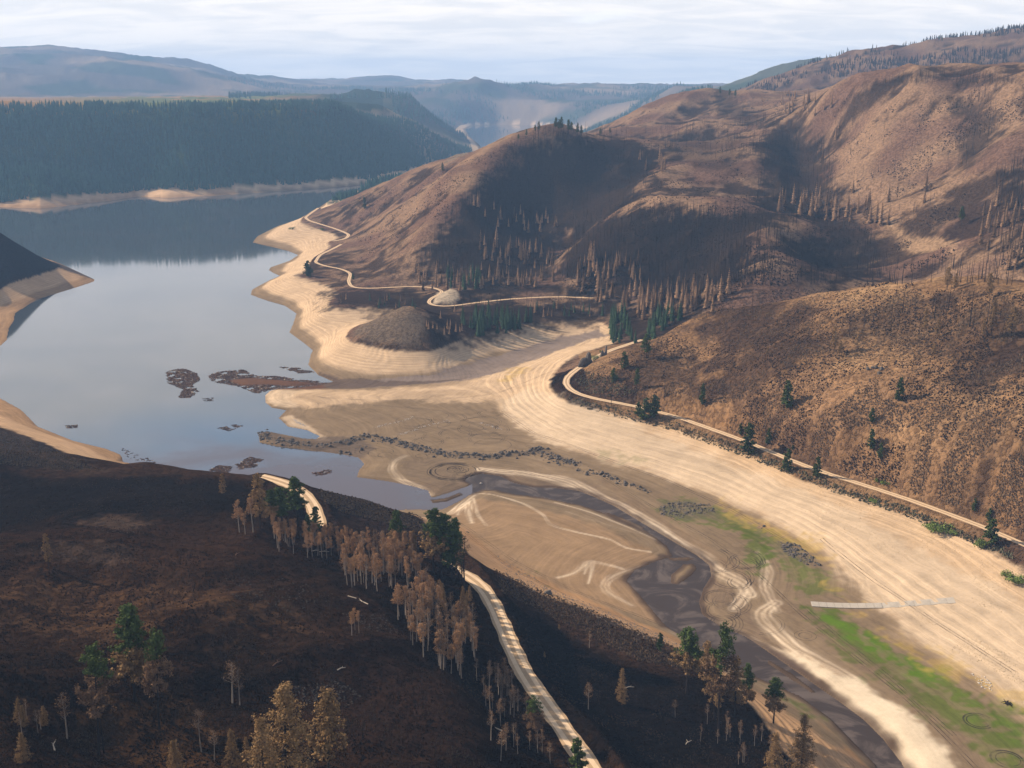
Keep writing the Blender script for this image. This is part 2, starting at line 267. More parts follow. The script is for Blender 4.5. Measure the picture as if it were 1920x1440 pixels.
# erosion and roughness, only above the pool line
land = sstep(16, 60, Z); gul = np.zeros_like(Z)
def octave(wl, amp, seed, ridged=False, ax=0.):
    global Z
    wgt = land * sstep(2.2, 5.0, wl / (RD * .0028))
    m = wgt > 1e-3
    x, y = X[m] / wl, Y[m] / wl
    v = pn(x + .35 * pn(x, y, seed + 5), y + .35 * pn(x * 1.1, y, seed + 9), seed)
    if ridged: v = .45 - 1.6 * np.abs(v)
    Z[m] += (v * amp * wgt[m])
    if ridged and wl > 60: gul[m] += v * wgt[m]
farm = sstep(2600, 6000, RD)
octave(1500, 60, 21, True) if False else None
octave(420, 17, 1, True); octave(170, 10, 2, True); octave(75, 4.2, 3, True); octave(30, 1.1, 4); octave(13, .5, 5); octave(6, .28, 6)
m = farm > 0
for wl, am, sd_ in ((2600, 70, 31), (1100, 42, 32), (500, 18, 33), (240, 7, 34)):
    x, y = X[m] / wl, Y[m] / wl; Z[m] += farm[m] * am * (.4 - 1.5 * np.abs(pn(x + .3 * pn(x, y, 40), y, sd_))) * sstep(205, 330, Z[m])
Z += (1 - land) * (pn(X / 45, Y / 45, 8) * .35 + pn(X / 16, Y / 16, 9) * .10) * sstep(.2, 3, Z)
# wave-cut terraces of the drawdown zone
tz = sstep(3.0, 5, Z) * (1 - sstep(14, 17, Z)); Z += tz * .16 * np.sin(Z * 2 * np.pi / 1.15 + pn(X / 60, Y / 60, 12) * 2)
# water edges
DL = np.full(X.size, 1e3); INS = np.zeros(X.size, bool); DRV = np.full(X.size, 1e3); INR = np.zeros(X.size, bool)
ix, d, ins, _ = sdist(lakeW, pad=420); DL[ix] = d; INS[ix] = ins
ix, d, ins, _ = sdist(rivW, pad=60); DRV[ix] = d; INR[ix] = ins
DL = DL.reshape(X.shape); INS = INS.reshape(X.shape); DRV = DRV.reshape(X.shape); INR = INR.reshape(X.shape)
for _p in ([(1258,1078),(1282,1058),(1300,1056),(1308,1066),(1296,1080),(1272,1096),(1258,1094)], [(1246,1044),(1262,1046),(1290,1044),(1304,1048),(1290,1052),(1262,1052)], [(1440,1236),(1490,1266),(1530,1298),(1522,1300),(1480,1272),(1440,1245)], [(1130,958),(1170,972),(1210,990),(1205,993),(1160,975)], [(806,938),(836,934),(862,924),(868,928),(840,940),(812,944)], [(425,713),(470,708),(520,712),(575,716),(600,722),(540,725),(500,722),(450,724)]):
    ix, d, ins, _ = sdist(at_z([q[0] for q in _p], [q[1] for q in _p], 0.)[:, :2], pad=6); _m = np.zeros(X.size, bool); _m[ix] = ins; INR &= ~_m.reshape(X.shape); INS &= ~_m.reshape(X.shape); _dr = DRV.ravel(); _dr[ix] = np.where(ins, d, np.minimum(_dr[ix], d)); DRV = _dr.reshape(X.shape)
wet = INS | INR; dist = np.where(INS & INR, 5, np.where(INS, np.minimum(DL, DRV + 1e3 * (DRV > 3)), np.where(INR, DRV, np.minimum(DL, DRV))))
Zw = -np.minimum(.25 + dist * .16, 3.5)
dm = np.minimum(DL, DRV); floor_ = .06 + np.minimum(dm * .09, 1.0)
Zl = np.maximum(Z, floor_); near = sstep(25, 6, dm) * (Z < 8)
# keep the first metres above water from rising too abruptly
Zl = np.minimum(Zl, np.where(RD > 2200, np.where(dm < 410, .2 + dm * .29 + .0012 * dm ** 2, 1e4), np.where(dm < 60, .15 + dm * .55, 1e4)))
Z = np.where(wet, Zw, Zl)
def dens(p, step):
    out_ = [p[0]]
    for i in range(len(p) - 1):
        n = max(1, int(np.linalg.norm(p[i + 1][:2] - p[i][:2]) / step))
        for t in range(1, n + 1): out_.append(p[i] + (p[i + 1] - p[i]) * t / n)
    return np.array(out_)
def smooth(p, it=3):
    p = np.array(p, float)
    for _ in range(it): q = p.copy(); q[1:-1] = .25 * p[:-2] + .5 * p[1:-1] + .25 * p[2:]; p = q
    return p
roadW = {}
for kname, (p, wd) in ROADS.items():
    a = np.array(p, float); Wp = smooth(dens(at_z(a[:, 0], a[:, 1], a[:, 2]), 8.0), 3); roadW[kname] = (Wp, wd)
    ix, d, _, al = sdist(Wp, closed=False, pad=30)
    zr = np.interp(al, np.arange(len(Wp)), Wp[:, 2]); zf = Z.ravel()
    t = sstep(wd * .5 + 1.0, wd * .5 + 7, d); zf[ix] = zr * (1 - t) + zf[ix] * t; Z = zf.reshape(Z.shape)
_rg = [(488,812),(500,824),(540,832),(590,838),(620,834),(650,828),(680,818),(700,820),(730,827),(770,835),(800,844),(840,852),(880,854),(910,857),(940,852),(980,850),(1010,844),(1050,864),(1080,872),(1130,890),(1200,917)]
ix, d, _, _ = sdist(at_z([p[0] for p in _rg], [p[1] for p in _rg], 1.8), closed=False, pad=15); _z = Z.ravel(); _z[ix] += 1.2 * np.exp(-(d / 3.2) ** 2) * ~(INS.ravel()[ix]); Z = _z.reshape(Z.shape)
print('terrain', NR, NT, time.time() - T0)

# ------------------------------------------------------------------ looking up the ground
def zat(x, y):
    x = np.asarray(x, float); y = np.asarray(y, float)
    fi = np.interp(np.log(np.hypot(x, y)), LR, np.arange(NR)); fj = np.interp(np.arctan2(x, y), TH, np.arange(NT))
    i = np.minimum(fi.astype(int), NR - 2); j = np.minimum(fj.astype(int), NT - 2); a = fi - i; b = fj - j
    return (Z[i, j] * (1 - b) + Z[i, j + 1] * b) * (1 - a) + (Z[i + 1, j] * (1 - b) + Z[i + 1, j + 1] * b) * a
def hit(u, v, rmin=150):
    """first ground point seen along the direction of each (u, v)"""
    u = np.atleast_1d(np.asarray(u, float)); v = np.atleast_1d(np.asarray(v, float)); res = np.zeros((len(u), 3))
    a, b, c = rays(u, v); th = np.arctan2(a, b); fj = np.interp(th, TH, np.arange(NT)); j = np.minimum(fj.astype(int), NT - 2); f = fj - j
    for s in range(0, len(u), 400):
        e = slice(s, s + 400); col_ = Z[:, j[e]] * (1 - f[e]) + Z[:, j[e] + 1] * f[e]
        col_ = np.maximum(col_, 0.)
        dz = col_ - (HC + RR[:, None] * c[e][None]); dz[RR < rmin] = -1
        k_ = np.argmax(dz > 0, axis=0); k_ = np.where((dz > 0).any(0), np.maximum(k_, 1), NR - 1); q = np.arange(len(k_))
        t = np.clip(-dz[k_ - 1, q] / (dz[k_, q] - dz[k_ - 1, q] + 1e-9), 0, 1); r = RR[k_ - 1] * (1 - t) + RR[k_] * t
        res[e, 0] = a[e] * r; res[e, 1] = b[e] * r; res[e, 2] = HC + c[e] * r
    return res
def hits(pl, rmin=150): p = np.array(pl, float); return hit(p[:, 0], p[:, 1], rmin)

# ------------------------------------------------------------------ ground colours (albedo per vertex)
def lin(c): c = np.array(c, float) / 255; return np.where(c <= .04045, c / 12.92, ((c + .055) / 1.055) ** 2.4)
SAND, SANDW, SANDO = lin((176, 153, 128)), lin((178, 159, 137)), lin((158, 126, 97))
MUD, MUDD, SILT = lin((117, 101, 83)), lin((92, 78, 68)), lin((196, 178, 156))
GREEN, YEL = lin((76, 86, 42)), lin((158, 134, 88))
HILL, HILLG, CHAR, CHARB, BROWN = lin((132, 103, 76)), lin((160, 129, 96)), lin((50, 41, 34)), lin((62, 48, 40)), lin((104, 76, 56))
MTN = lin((152, 122, 96)); DIRT = lin((204, 176, 142)); FORB = lin((66, 80, 62)); FIELD, FIELDT = lin((132, 138, 92)), lin((186, 150, 108)); FARC = lin((92, 84, 76))
n_ = X.size; C3 = np.empty((n_, 3)); FX = np.zeros((n_, 3)); zf = Z.ravel(); xf = X.ravel(); yf = Y.ravel(); rf = RD.ravel(); tf = np.tile(TH, NR)
nz1 = pn(xf / 90, yf / 90, 50); nz2 = pn(xf / 25, yf / 25, 51); nz3 = pn(xf / 9, yf / 9, 52); nz4 = pn(xf / 3.6, yf / 3.6, 53); nzl = nz1 * .5 + nz2 * .35 + nz3 * .3
def mixr(idx, c, t): C3[idx] = C3[idx] * (1 - t[:, None]) + np.asarray(c) * t[:, None]
# regions
R_NEAR, R_EAST, R_MTN, R_FOR, R_PLAT, R_FAR = 0, 1, 2, 3, 4, 5
reg = np.full(n_, R_MTN)
reg[(rf < 1000) & (xf > 60)] = R_EAST; reg[(xf < 60) & (rf < 900)] = R_NEAR; reg[(xf >= 60) & (yf < 480) & (xf < 260 - (yf - 300) * .9)] = R_NEAR
reg[(rf < 2000) & (tf < R(-18)) & (rf > 900)] = R_NEAR
reg[(rf > 2350) & (tf < R(-1))] = R_FOR; reg[(rf > 3100) & (tf < R(-5.2)) & (zf > 170)] = R_PLAT; reg[rf > 4600] = R_FAR; reg[(rf > 3700) & (tf < R(1))] = R_FAR; reg[(reg == R_PLAT) & (rf > 6900)] = R_FAR; reg[(rf > 3100) & (rf < 6900) & (tf < R(-6.5)) & (zf > 170)] = R_PLAT
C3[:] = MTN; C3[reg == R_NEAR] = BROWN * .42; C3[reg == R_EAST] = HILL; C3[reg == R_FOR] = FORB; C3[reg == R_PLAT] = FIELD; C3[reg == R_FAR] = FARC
FX[:, 1] = .75; FX[(reg == R_PLAT) | (reg == R_FAR), 1] = .25
mm = np.nonzero(reg == R_EAST)[0]; mixr(mm, HILLG, sstep(-.1, .5, nzl[mm])); mixr(mm, CHARB, .85 * sstep(-.15, .4, -nz1[mm] * .8 + nz2[mm] * .5 + nz3[mm] * .3))
mm = np.nonzero(reg == R_MTN)[0]; mixr(mm, lin((120, 92, 76)), sstep(-.2, .4, nz1[mm])); mixr(mm, CHARB * .75, .9 * sstep(-.22, .30, nz2[mm] * .5 - nz1[mm] * .6 + nz3[mm] * .3 - gul.ravel()[mm] * .6 + .35 * pn(xf[mm] / 260, yf[mm] / 260, 87)))  # charred patches, with gully shade darkened into the colour
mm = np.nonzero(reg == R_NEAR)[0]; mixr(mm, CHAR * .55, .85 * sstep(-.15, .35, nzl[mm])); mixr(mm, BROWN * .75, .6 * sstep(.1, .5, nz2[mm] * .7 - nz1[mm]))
mm = np.nonzero(reg == R_PLAT)[0]; mixr(mm, FIELDT, sstep(.0, .25, pn(xf[mm] / 900, yf[mm] / 260, 60) + (rf[mm] - 5200) / 6000)); mixr(mm, FIELDT, sstep(R(-17), R(-24), tf[mm]))
mm = np.nonzero(((reg == R_PLAT) | (reg == R_FOR)) & (zf > 150))[0]; mixr(mm, FORB, sstep(R(-12.5), R(-8.5), tf[mm] + .02 * nz1[mm]))
mm = np.nonzero((reg == R_FAR) & (rf < 6500))[0]; mixr(mm, FORB, np.full(len(mm), .5))
mm = np.nonzero(reg == R_FAR)[0]; mixr(mm, lin((132, 116, 100)), sstep(-.1, .4, pn(xf[mm] / 700, yf[mm] / 700, 61))); mixr(mm, FORB * .7, .8 * sstep(.1, .3, pn(xf[mm] / 400, yf[mm] / 400, 62)) * sstep(16, 30, zf[mm]))
# drawdown zone
def bump3(h): return sstep(16.5 + h, 15.0 + h, zf + nz3 * .8)
draw = bump3(0) * ((rf < 2350) | (reg == R_FOR) | (zf < 14)); pool = sstep(3.2, 5.5, zf + nz2 * .6)
mm = np.nonzero(draw > 0)[0]
mixr(mm, MUD, draw[mm]); mixr(mm, SAND, draw[mm] * pool[mm]); FX[mm, 0] = draw[mm] * (.5 + .5 * pool[mm]); FX[mm, 1] *= (1 - draw[mm])
mm = np.nonzero((draw > .5) & (xf < 150) & (yf < 600) & (zf > 1.5))[0]; mixr(mm, SANDO, .8 * sstep(1.4, 2.5, zf[mm]))
mm = np.nonzero((draw > .5) & (tf < R(-14)))[0]; mixr(mm, SANDO, np.full(len(mm), .5))

flow = np.minimum(DL, DRV).ravel(); flow = np.where(flow > 500, 500, flow); along_ = (xf - yf) * .707
def edge(d, ins, soft, brk): s = np.where(ins, d, -d) + brk; return sstep(-soft, soft, s)
def poly(pl, c, soft=4., k_=1., brk=0., zmax=None, scrub=None, band=None, wp=None, patch=0):
    P = wp if wp is not None else hits(pl)[:, :2]
    ix, d, ins, _ = sdist(P, pad=soft * 2 + brk + 5)
    t = edge(d, ins, soft, brk * (nz2[ix] + nz3[ix] * .9 + nz4[ix] * .6)) * k_
    if patch: t = t * (1 - patch * sstep(.05, -.35, pn(flow[ix] / 7, along_[ix] / 30, 90) + .7 * nz3[ix] + .6 * nz4[ix]))
    t = t * ~(INS.ravel()[ix] | INR.ravel()[ix])
    mixr(ix, c, t)
    if scrub is not None: FX[ix, 1] = FX[ix, 1] * (1 - t) + scrub * t
    if band is not None: FX[ix, 0] = FX[ix, 0] * (1 - t) + band * t
def line(pl, wd, c, soft=1.5, k_=1., brk=0., zmax=None):
    P = dens(np.concatenate([hits(pl)[:, :2], np.zeros((len(pl), 1))], 1), 4.); P = smooth(P, 2)
    ix, d, _, al = sdist(P, closed=False, pad=wd + soft + brk + 2)
    ta = al / max(1, len(P) - 1); wv = wd * (.55 + .45 * np.sin(np.pi * np.clip(ta, .06, .94)))
    t = sstep(wv * .5 + soft, wv * .5 - soft * .3, d + brk * nz2[ix]) * k_
    t = t * (.62 + .38 * np.cos(d * 2.1 + nz2[ix] * 3 + nz3[ix])) * np.clip(.8 + nz2[ix] * .8, .35, 1)
    t = t * ~(INS.ravel()[ix] | INR.ravel()[ix])
    mixr(ix, c, t)
# --- lakebed
poly([(640,728),(760,735),(860,745),(930,760),(960,795),(1060,842),(1200,885),(1320,925),(1440,985),(1520,1060),(1560,1130),(1600,1200),(1720,1290),(1830,1360),(1930,1420),(1930,1500),(1760,1500),(1700,1400),(1560,1280),(1400,1190),(1330,1090),(1250,1000),(1100,915),(900,885),(760,870),(650,845),(600,790)], MUD, 6, 1, 6)
poly([(505,730),(640,730),(800,728),(930,712),(1040,665),(1120,640),(1100,660),(1010,700),(940,735),(900,755),(740,750),(600,765),(530,765),(500,750)], SAND, 6, .8, 6, band=1)
poly([(620,722),(700,728),(850,716),(930,700),(1020,668),(1100,636),(1145,628),(1120,618),(1040,634),(960,658),(880,682),(800,703),(700,712)], lin((112,100,92)), 3, .95, 4, band=.5)
poly([(520,728),(640,727),(640,712),(600,702),(540,700)], MUDD, 3, .9, 3, band=.3)
poly([(500,732),(560,732),(545,745),(560,765),(530,765),(500,755)], SANDW, 3, .6, 2)
poly([(527,783),(545,778),(580,800),(620,826),(600,826),(550,806)], SANDW, 2, .7, 1)
poly([(930,750),(990,730),(1060,745),(1180,790),(1400,880),(1600,960),(1900,1120),(2000,1200),(2000,1420),(1920,1330),(1720,1200),(1600,1100),(1540,1030),(1430,970),(1320,920),(1200,880),(1060,840),(975,802)], SANDW, 5, .85, 5, band=.65)
poly([(720,905),(760,905),(860,905),(880,890),(900,880),(1000,890),(1100,900),(1180,950),(1250,1000),(1320,1060),(1400,1130),(1480,1225),(1400,1180),(1330,1120),(1320,1060),(1240,1000),(1140,950),(960,900),(820,930)], MUDD, 3, .45, 4)
poly([(835,965),(900,935),(1000,950),(1120,985),(1200,1020),(1240,1045),(1190,1068),(1170,1090),(1200,1120),(1230,1165),(1120,1130),(1040,1098),(940,1050),(880,1000)], lin((134,112,90)), 3, .9, 2, band=.25)
line([(500,824),(540,832),(590,838),(650,830),(690,818),(730,827),(800,844),(880,855),(940,852),(1010,846),(1080,872)], 7, lin((84,74,66)), 2, .8, 2)
poly([(484,812),(520,832),(560,842),(600,850),(672,860),(700,842),(680,822),(640,818),(594,822),(540,818),(500,802)], lin((92,80,70)), 3, .9, 3, band=.3)
poly([(500,731),(560,729),(640,730),(770,722),(860,712),(760,716),(640,710),(600,700),(540,698)], lin((84,72,64)), 3, .85, 4, band=.3)
# pale silt ridges
line([(783,922),(812,930),(790,915),(750,900),(733,880),(740,862),(760,855)], 5, SILT, 1.5, .9, 1)
line([(900,880),(935,885),(975,885),(1010,892),(1055,900),(1090,915),(1115,935),(1160,950),(1215,985),(1265,1015),(1320,1050),(1350,1075),(1395,1095),(1405,1115)], 12, SILT, 2.5, .85, 3)
line([(1210,980),(1260,1010),(1310,1045)], 7, lin((222,205,182)), 2, .8, 2)
line([(890,925),(930,928),(985,945),(1020,965),(1030,985),(1090,1000),(1150,1012),(1170,1028),(1220,1035)], 2.0, SILT, .8, .85)
line([(1040,942),(1100,958),(1170,985),(1230,1012)], 2.0, SILT, .8, .8)
line([(890,928),(868,945),(845,962)], 5, SILT, 1.5, .9); line([(880,940),(878,960),(885,980)], 4, SILT, 1.2, .9); line([(888,935),(895,965),(912,985)], 2.2, SILT, 1, .7); line([(876,942),(862,955),(858,965)], 3, SILT, 1, .8)
line([(1168,1067),(1145,1061),(1122,1054),(1106,1050),(1097,1053),(1093,1061),(1090,1069),(1078,1075),(1062,1080),(1046,1083)], 3.0, SILT, 1.4, .85, 1); line([(1112,1053),(1109,1062),(1110,1072),(1107,1083),(1103,1094)], 2.0, SILT, 1.3, .8, 1); line([(1104,1054),(1099,1064),(1096,1076)], 1.6, SILT, 1.2, .7, 1); line([(1200,1062),(1150,1078),(1128,1098),(1135,1110),(1185,1135)], 3, SILT, 2, .6)
line([(1400,1110),(1388,1130),(1375,1142)], 6, SILT, 2, .9, 1); line([(1422,1030),(1440,1070),(1432,1100),(1448,1130),(1455,1145)], 5, SILT, 2, .75, 1); line([(1455,1130),(1425,1150),(1450,1180),(1490,1215),(1540,1245),(1600,1275)], 8, SILT, 3, .85, 2)
line([(1330,1160),(1370,1180),(1430,1210),(1490,1235),(1560,1280)], 4, SILT, 1.5, .8, 1); line([(1250,1178),(1300,1208),(1390,1258)], 3, SILT, 1.5, .8)
line([(1230,1000),(1190,1000),(1060,958)], 1, SILT, 1, .2)
poly([(1440,1218),(1520,1240),(1600,1275),(1700,1335),(1760,1385),(1800,1440),(1700,1470),(1680,1400),(1640,1355),(1580,1310),(1500,1255)], lin((196,180,158)), 3, .95, 3, band=.1)
poly([(1438,1215),(1470,1228),(1510,1252),(1535,1282),(1500,1262),(1460,1238)], MUDD, 2, .85, 2)
poly([(1290,1205),(1390,1262),(1500,1320),(1560,1370),(1600,1400),(1560,1400),(1440,1310),(1350,1255)], lin((118,104,86)), 3, .8, 2)
# green growth
for pl, kk in (([(1245,935),(1290,930),(1340,950),(1380,965),(1420,990),(1430,1010),(1380,1000),(1320,980),(1270,975),(1240,960)], .85), ([(1370,985),(1420,985),(1450,1000),(1440,1030),(1425,1060),(1425,1080),(1405,1050),(1395,1020)], .85),
    ([(1420,990),(1480,1010),(1520,1040),(1545,1090),(1590,1120),(1560,1128),(1500,1120),(1470,1080),(1455,1040)], .75), ([(1500,1135),(1560,1140),(1620,1180),(1720,1240),(1800,1290),(1930,1330),(1930,1480),(1860,1430),(1780,1370),(1700,1310),(1620,1250),(1550,1190)], .9),
    ([(1100,840),(1150,845),(1200,862),(1180,865),(1130,855)], .35), ([(960,1068),(1000,1085),(1040,1105),(1010,1088),(985,1072)], .7), ([(1470,1310),(1500,1320),(1530,1350),(1500,1345)], .7)):
    poly(pl, GREEN, 4, kk * .9, 8, band=.3, patch=.5)
poly([(1540,1150),(1620,1185),(1700,1230),(1760,1270),(1700,1265),(1620,1215)], lin((80,100,44)), 5, .85, 8, band=.1, patch=.5)
poly([(1790,1300),(1850,1310),(1925,1345),(1925,1400),(1860,1360)], lin((80,96,44)), 4, .55, 8, band=.1, patch=.5)
for pl in ([(1330,925),(1400,965),(1480,995),(1540,1020),(1560,1060),(1530,1050),(1450,1005),(1380,975)], [(1560,1100),(1600,1130),(1680,1190),(1820,1260),(1925,1300),(1925,1325),(1800,1275),(1680,1215)], [(960,690),(1010,690),(990,700),(940,715)]): poly(pl, YEL, 4, .55, 8, patch=.6)
for pl, kk in (([(1240,940),(1300,938),(1345,955),(1335,975),(1280,972),(1240,962)], .5), ([(1460,1015),(1500,1030),(1545,1065),(1500,1055),(1465,1040)], .5)): poly(pl, lin((96,84,76)), 3, kk, 5)
_t = np.clip(sstep(5.0, 1.0, DRV.ravel() + 1.5 * nz3) * .75 * (draw > .5) * (zf < 3), 0, 1) * ~(INR | INS).ravel(); mixr(np.arange(n_), lin((66, 54, 48)), _t)
poly([(415,708),(470,704),(520,708),(600,712),(610,728),(540,730),(500,726),(440,730)], lin((88,66,54)), 3, .95, 2, band=.2)
# darker wheel-worn strips
line([(1180,905),(1300,950),(1440,1010),(1560,1080)], 6, MUDD, 3, .35); line([(1130,900),(1250,985),(1350,1045),(1420,1100),(1480,1150)], 5, lin((96,78,64)), 3, .5); line([(1500,1150),(1600,1225),(1700,1300),(1800,1390)], 9, lin((104,86,72)), 4, .5)
poly([(750,868),(790,855),(840,862),(865,880),(850,910),(790,905),(760,890)], lin((104,90,76)), 4, .6, 3)
# --- near hillside
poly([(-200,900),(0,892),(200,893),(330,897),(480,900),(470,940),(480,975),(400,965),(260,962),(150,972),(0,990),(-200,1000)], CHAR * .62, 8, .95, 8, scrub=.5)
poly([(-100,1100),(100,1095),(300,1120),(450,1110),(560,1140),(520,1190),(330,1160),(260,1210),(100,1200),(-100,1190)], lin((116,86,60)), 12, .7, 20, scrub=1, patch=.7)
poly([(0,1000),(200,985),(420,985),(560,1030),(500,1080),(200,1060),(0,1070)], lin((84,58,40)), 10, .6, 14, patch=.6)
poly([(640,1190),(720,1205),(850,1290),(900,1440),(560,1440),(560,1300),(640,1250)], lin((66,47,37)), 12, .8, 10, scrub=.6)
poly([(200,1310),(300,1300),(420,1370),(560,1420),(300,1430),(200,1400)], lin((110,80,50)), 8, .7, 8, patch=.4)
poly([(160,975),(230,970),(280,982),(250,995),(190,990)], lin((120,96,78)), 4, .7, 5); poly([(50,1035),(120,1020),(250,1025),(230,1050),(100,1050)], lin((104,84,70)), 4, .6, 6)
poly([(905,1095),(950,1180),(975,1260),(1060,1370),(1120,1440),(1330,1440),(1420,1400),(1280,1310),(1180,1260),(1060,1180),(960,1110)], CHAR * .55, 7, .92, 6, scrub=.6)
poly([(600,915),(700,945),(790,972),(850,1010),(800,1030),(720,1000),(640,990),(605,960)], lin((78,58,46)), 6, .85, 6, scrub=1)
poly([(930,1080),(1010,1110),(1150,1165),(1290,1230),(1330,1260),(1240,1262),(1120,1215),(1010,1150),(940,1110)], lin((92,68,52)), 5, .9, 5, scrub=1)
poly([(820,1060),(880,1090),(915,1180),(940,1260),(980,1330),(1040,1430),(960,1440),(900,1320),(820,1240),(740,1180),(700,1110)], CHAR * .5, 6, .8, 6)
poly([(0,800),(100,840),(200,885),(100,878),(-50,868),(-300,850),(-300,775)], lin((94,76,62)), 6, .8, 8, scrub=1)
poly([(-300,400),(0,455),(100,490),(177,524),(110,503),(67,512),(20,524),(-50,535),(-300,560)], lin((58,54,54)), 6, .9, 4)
# --- east hillside: charred patches
for pl, kk in (([(1180,640),(1240,640),(1300,680),(1350,740),(1330,780),(1240,760),(1180,730),(1150,700)], .75), ([(1700,560),(1925,560),(1925,700),(1800,690),(1650,650),(1560,600)], .7), ([(1320,590),(1450,570),(1560,600),(1620,660),(1500,680),(1380,660)], .5), ([(1650,900),(1850,880),(1925,900),(1925,1000),(1800,950)], .5), ([(1700,740),(1900,760),(1925,860),(1780,840)], .45)):
    poly(pl, CHARB * .9, 12, kk, 14, scrub=1)
for pl in ([(1420,730),(1560,700),(1700,720),(1640,800),(1500,790)], [(1560,860),(1700,820),(1780,860),(1700,900)]): poly(pl, lin((158,124,92)), 14, .5, 14)
# banks along the east road
line([(1060,738),(1170,768),(1300,805),(1440,860),(1560,905),(1700,952),(1850,1015)], 9, lin((134,108,80)), 4, .7, 3)
line([(1200,742),(1330,785),(1420,820)], 8, lin((180,140,100)), 5, .5, 4)
# --- burned mountain: charcoal timber slopes, deep shade also put into the colour
CHM = lin((42, 34, 30))
for pl, kk in (([(990,270),(1060,255),(1180,262),(1240,300),(1200,370),(1130,415),(1060,440),(1040,500),(1000,525),(900,525),(780,500),(815,440),(865,375),(930,315)], .93), ([(1080,440),(1250,398),(1390,400),(1520,410),(1420,440),(1410,500),(1400,540),(1300,560),(1150,545),(1040,520)], .93),
    ([(1400,270),(1470,240),(1550,260),(1560,330),(1590,400),(1640,460),(1660,520),(1580,530),(1550,440),(1480,400),(1400,380),(1430,320)], .85), ([(1790,180),(1850,180),(1880,230),(1840,300),(1790,330),(1800,260)], .8), ([(1880,330),(1925,300),(1925,470),(1890,440)], .75),
    ([(1300,165),(1380,180),(1440,215),(1480,245),(1400,240),(1340,215)], .7), ([(1600,165),(1700,140),(1850,140),(1925,155),(1800,158),(1690,158)], .75), ([(1240,255),(1320,240),(1400,250),(1390,330),(1300,310),(1240,290)], .55), ([(1500,430),(1560,440),(1640,520),(1500,535)], .8),
    ([(610,545),(780,545),(860,575),(850,600),(760,575),(690,578),(610,580)], .85), ([(860,560),(1130,565),(1150,600),(1000,612),(880,640),(820,640),(780,600)], .85), ([(640,380),(720,360),(700,390),(640,400)], .5), ([(860,520),(1060,530),(1130,555),(1000,552),(870,560)], .85), ([(1120,560),(1290,570),(1320,600),(1240,625),(1160,640),(1140,600)], .8)):
    poly(pl, CHM, 14, kk, 16, scrub=.5)
poly([(700,590),(770,575),(800,600),(790,650),(720,650),(660,630)], lin((120,104,88)), 5, .8, 5)
poly([(1640,400),(1700,440),(1780,450),(1800,480),(1700,470)], lin((196,160,124)), 5, .6, 6)
poly([(820,548),(845,540),(862,560),(848,572),(812,570)], lin((196,176,150)), 2, .9, 1); poly([(1000,240),(1052,240),(1030,250)], CHM, 6, .4)
poly([(250,352),(330,350),(390,356),(390,368),(262,372)], lin((190,160,130)), 22, .8, 14)
for pl in ([(740,210),(800,240),(870,290),(850,300),(780,260),(730,225)],): poly(pl, lin((150,135,112)), 15, .7, 20)
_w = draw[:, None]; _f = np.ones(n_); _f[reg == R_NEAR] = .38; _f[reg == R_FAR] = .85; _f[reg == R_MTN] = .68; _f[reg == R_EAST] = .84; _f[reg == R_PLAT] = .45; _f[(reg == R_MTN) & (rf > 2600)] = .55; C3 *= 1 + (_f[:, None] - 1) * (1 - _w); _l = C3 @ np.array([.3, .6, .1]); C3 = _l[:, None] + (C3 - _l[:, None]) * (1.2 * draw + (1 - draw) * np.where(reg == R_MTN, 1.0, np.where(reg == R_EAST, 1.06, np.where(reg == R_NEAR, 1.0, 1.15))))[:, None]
C3 *= (1 + .10 * nz2 + .07 * nz3)[:, None]; C3 = np.clip(C3, .004, .8)
FX[:, 2] = sstep(1.0, .0, np.minimum(DL, DRV).ravel() / 6) * (draw > .5)
print('colours', time.time() - T0)

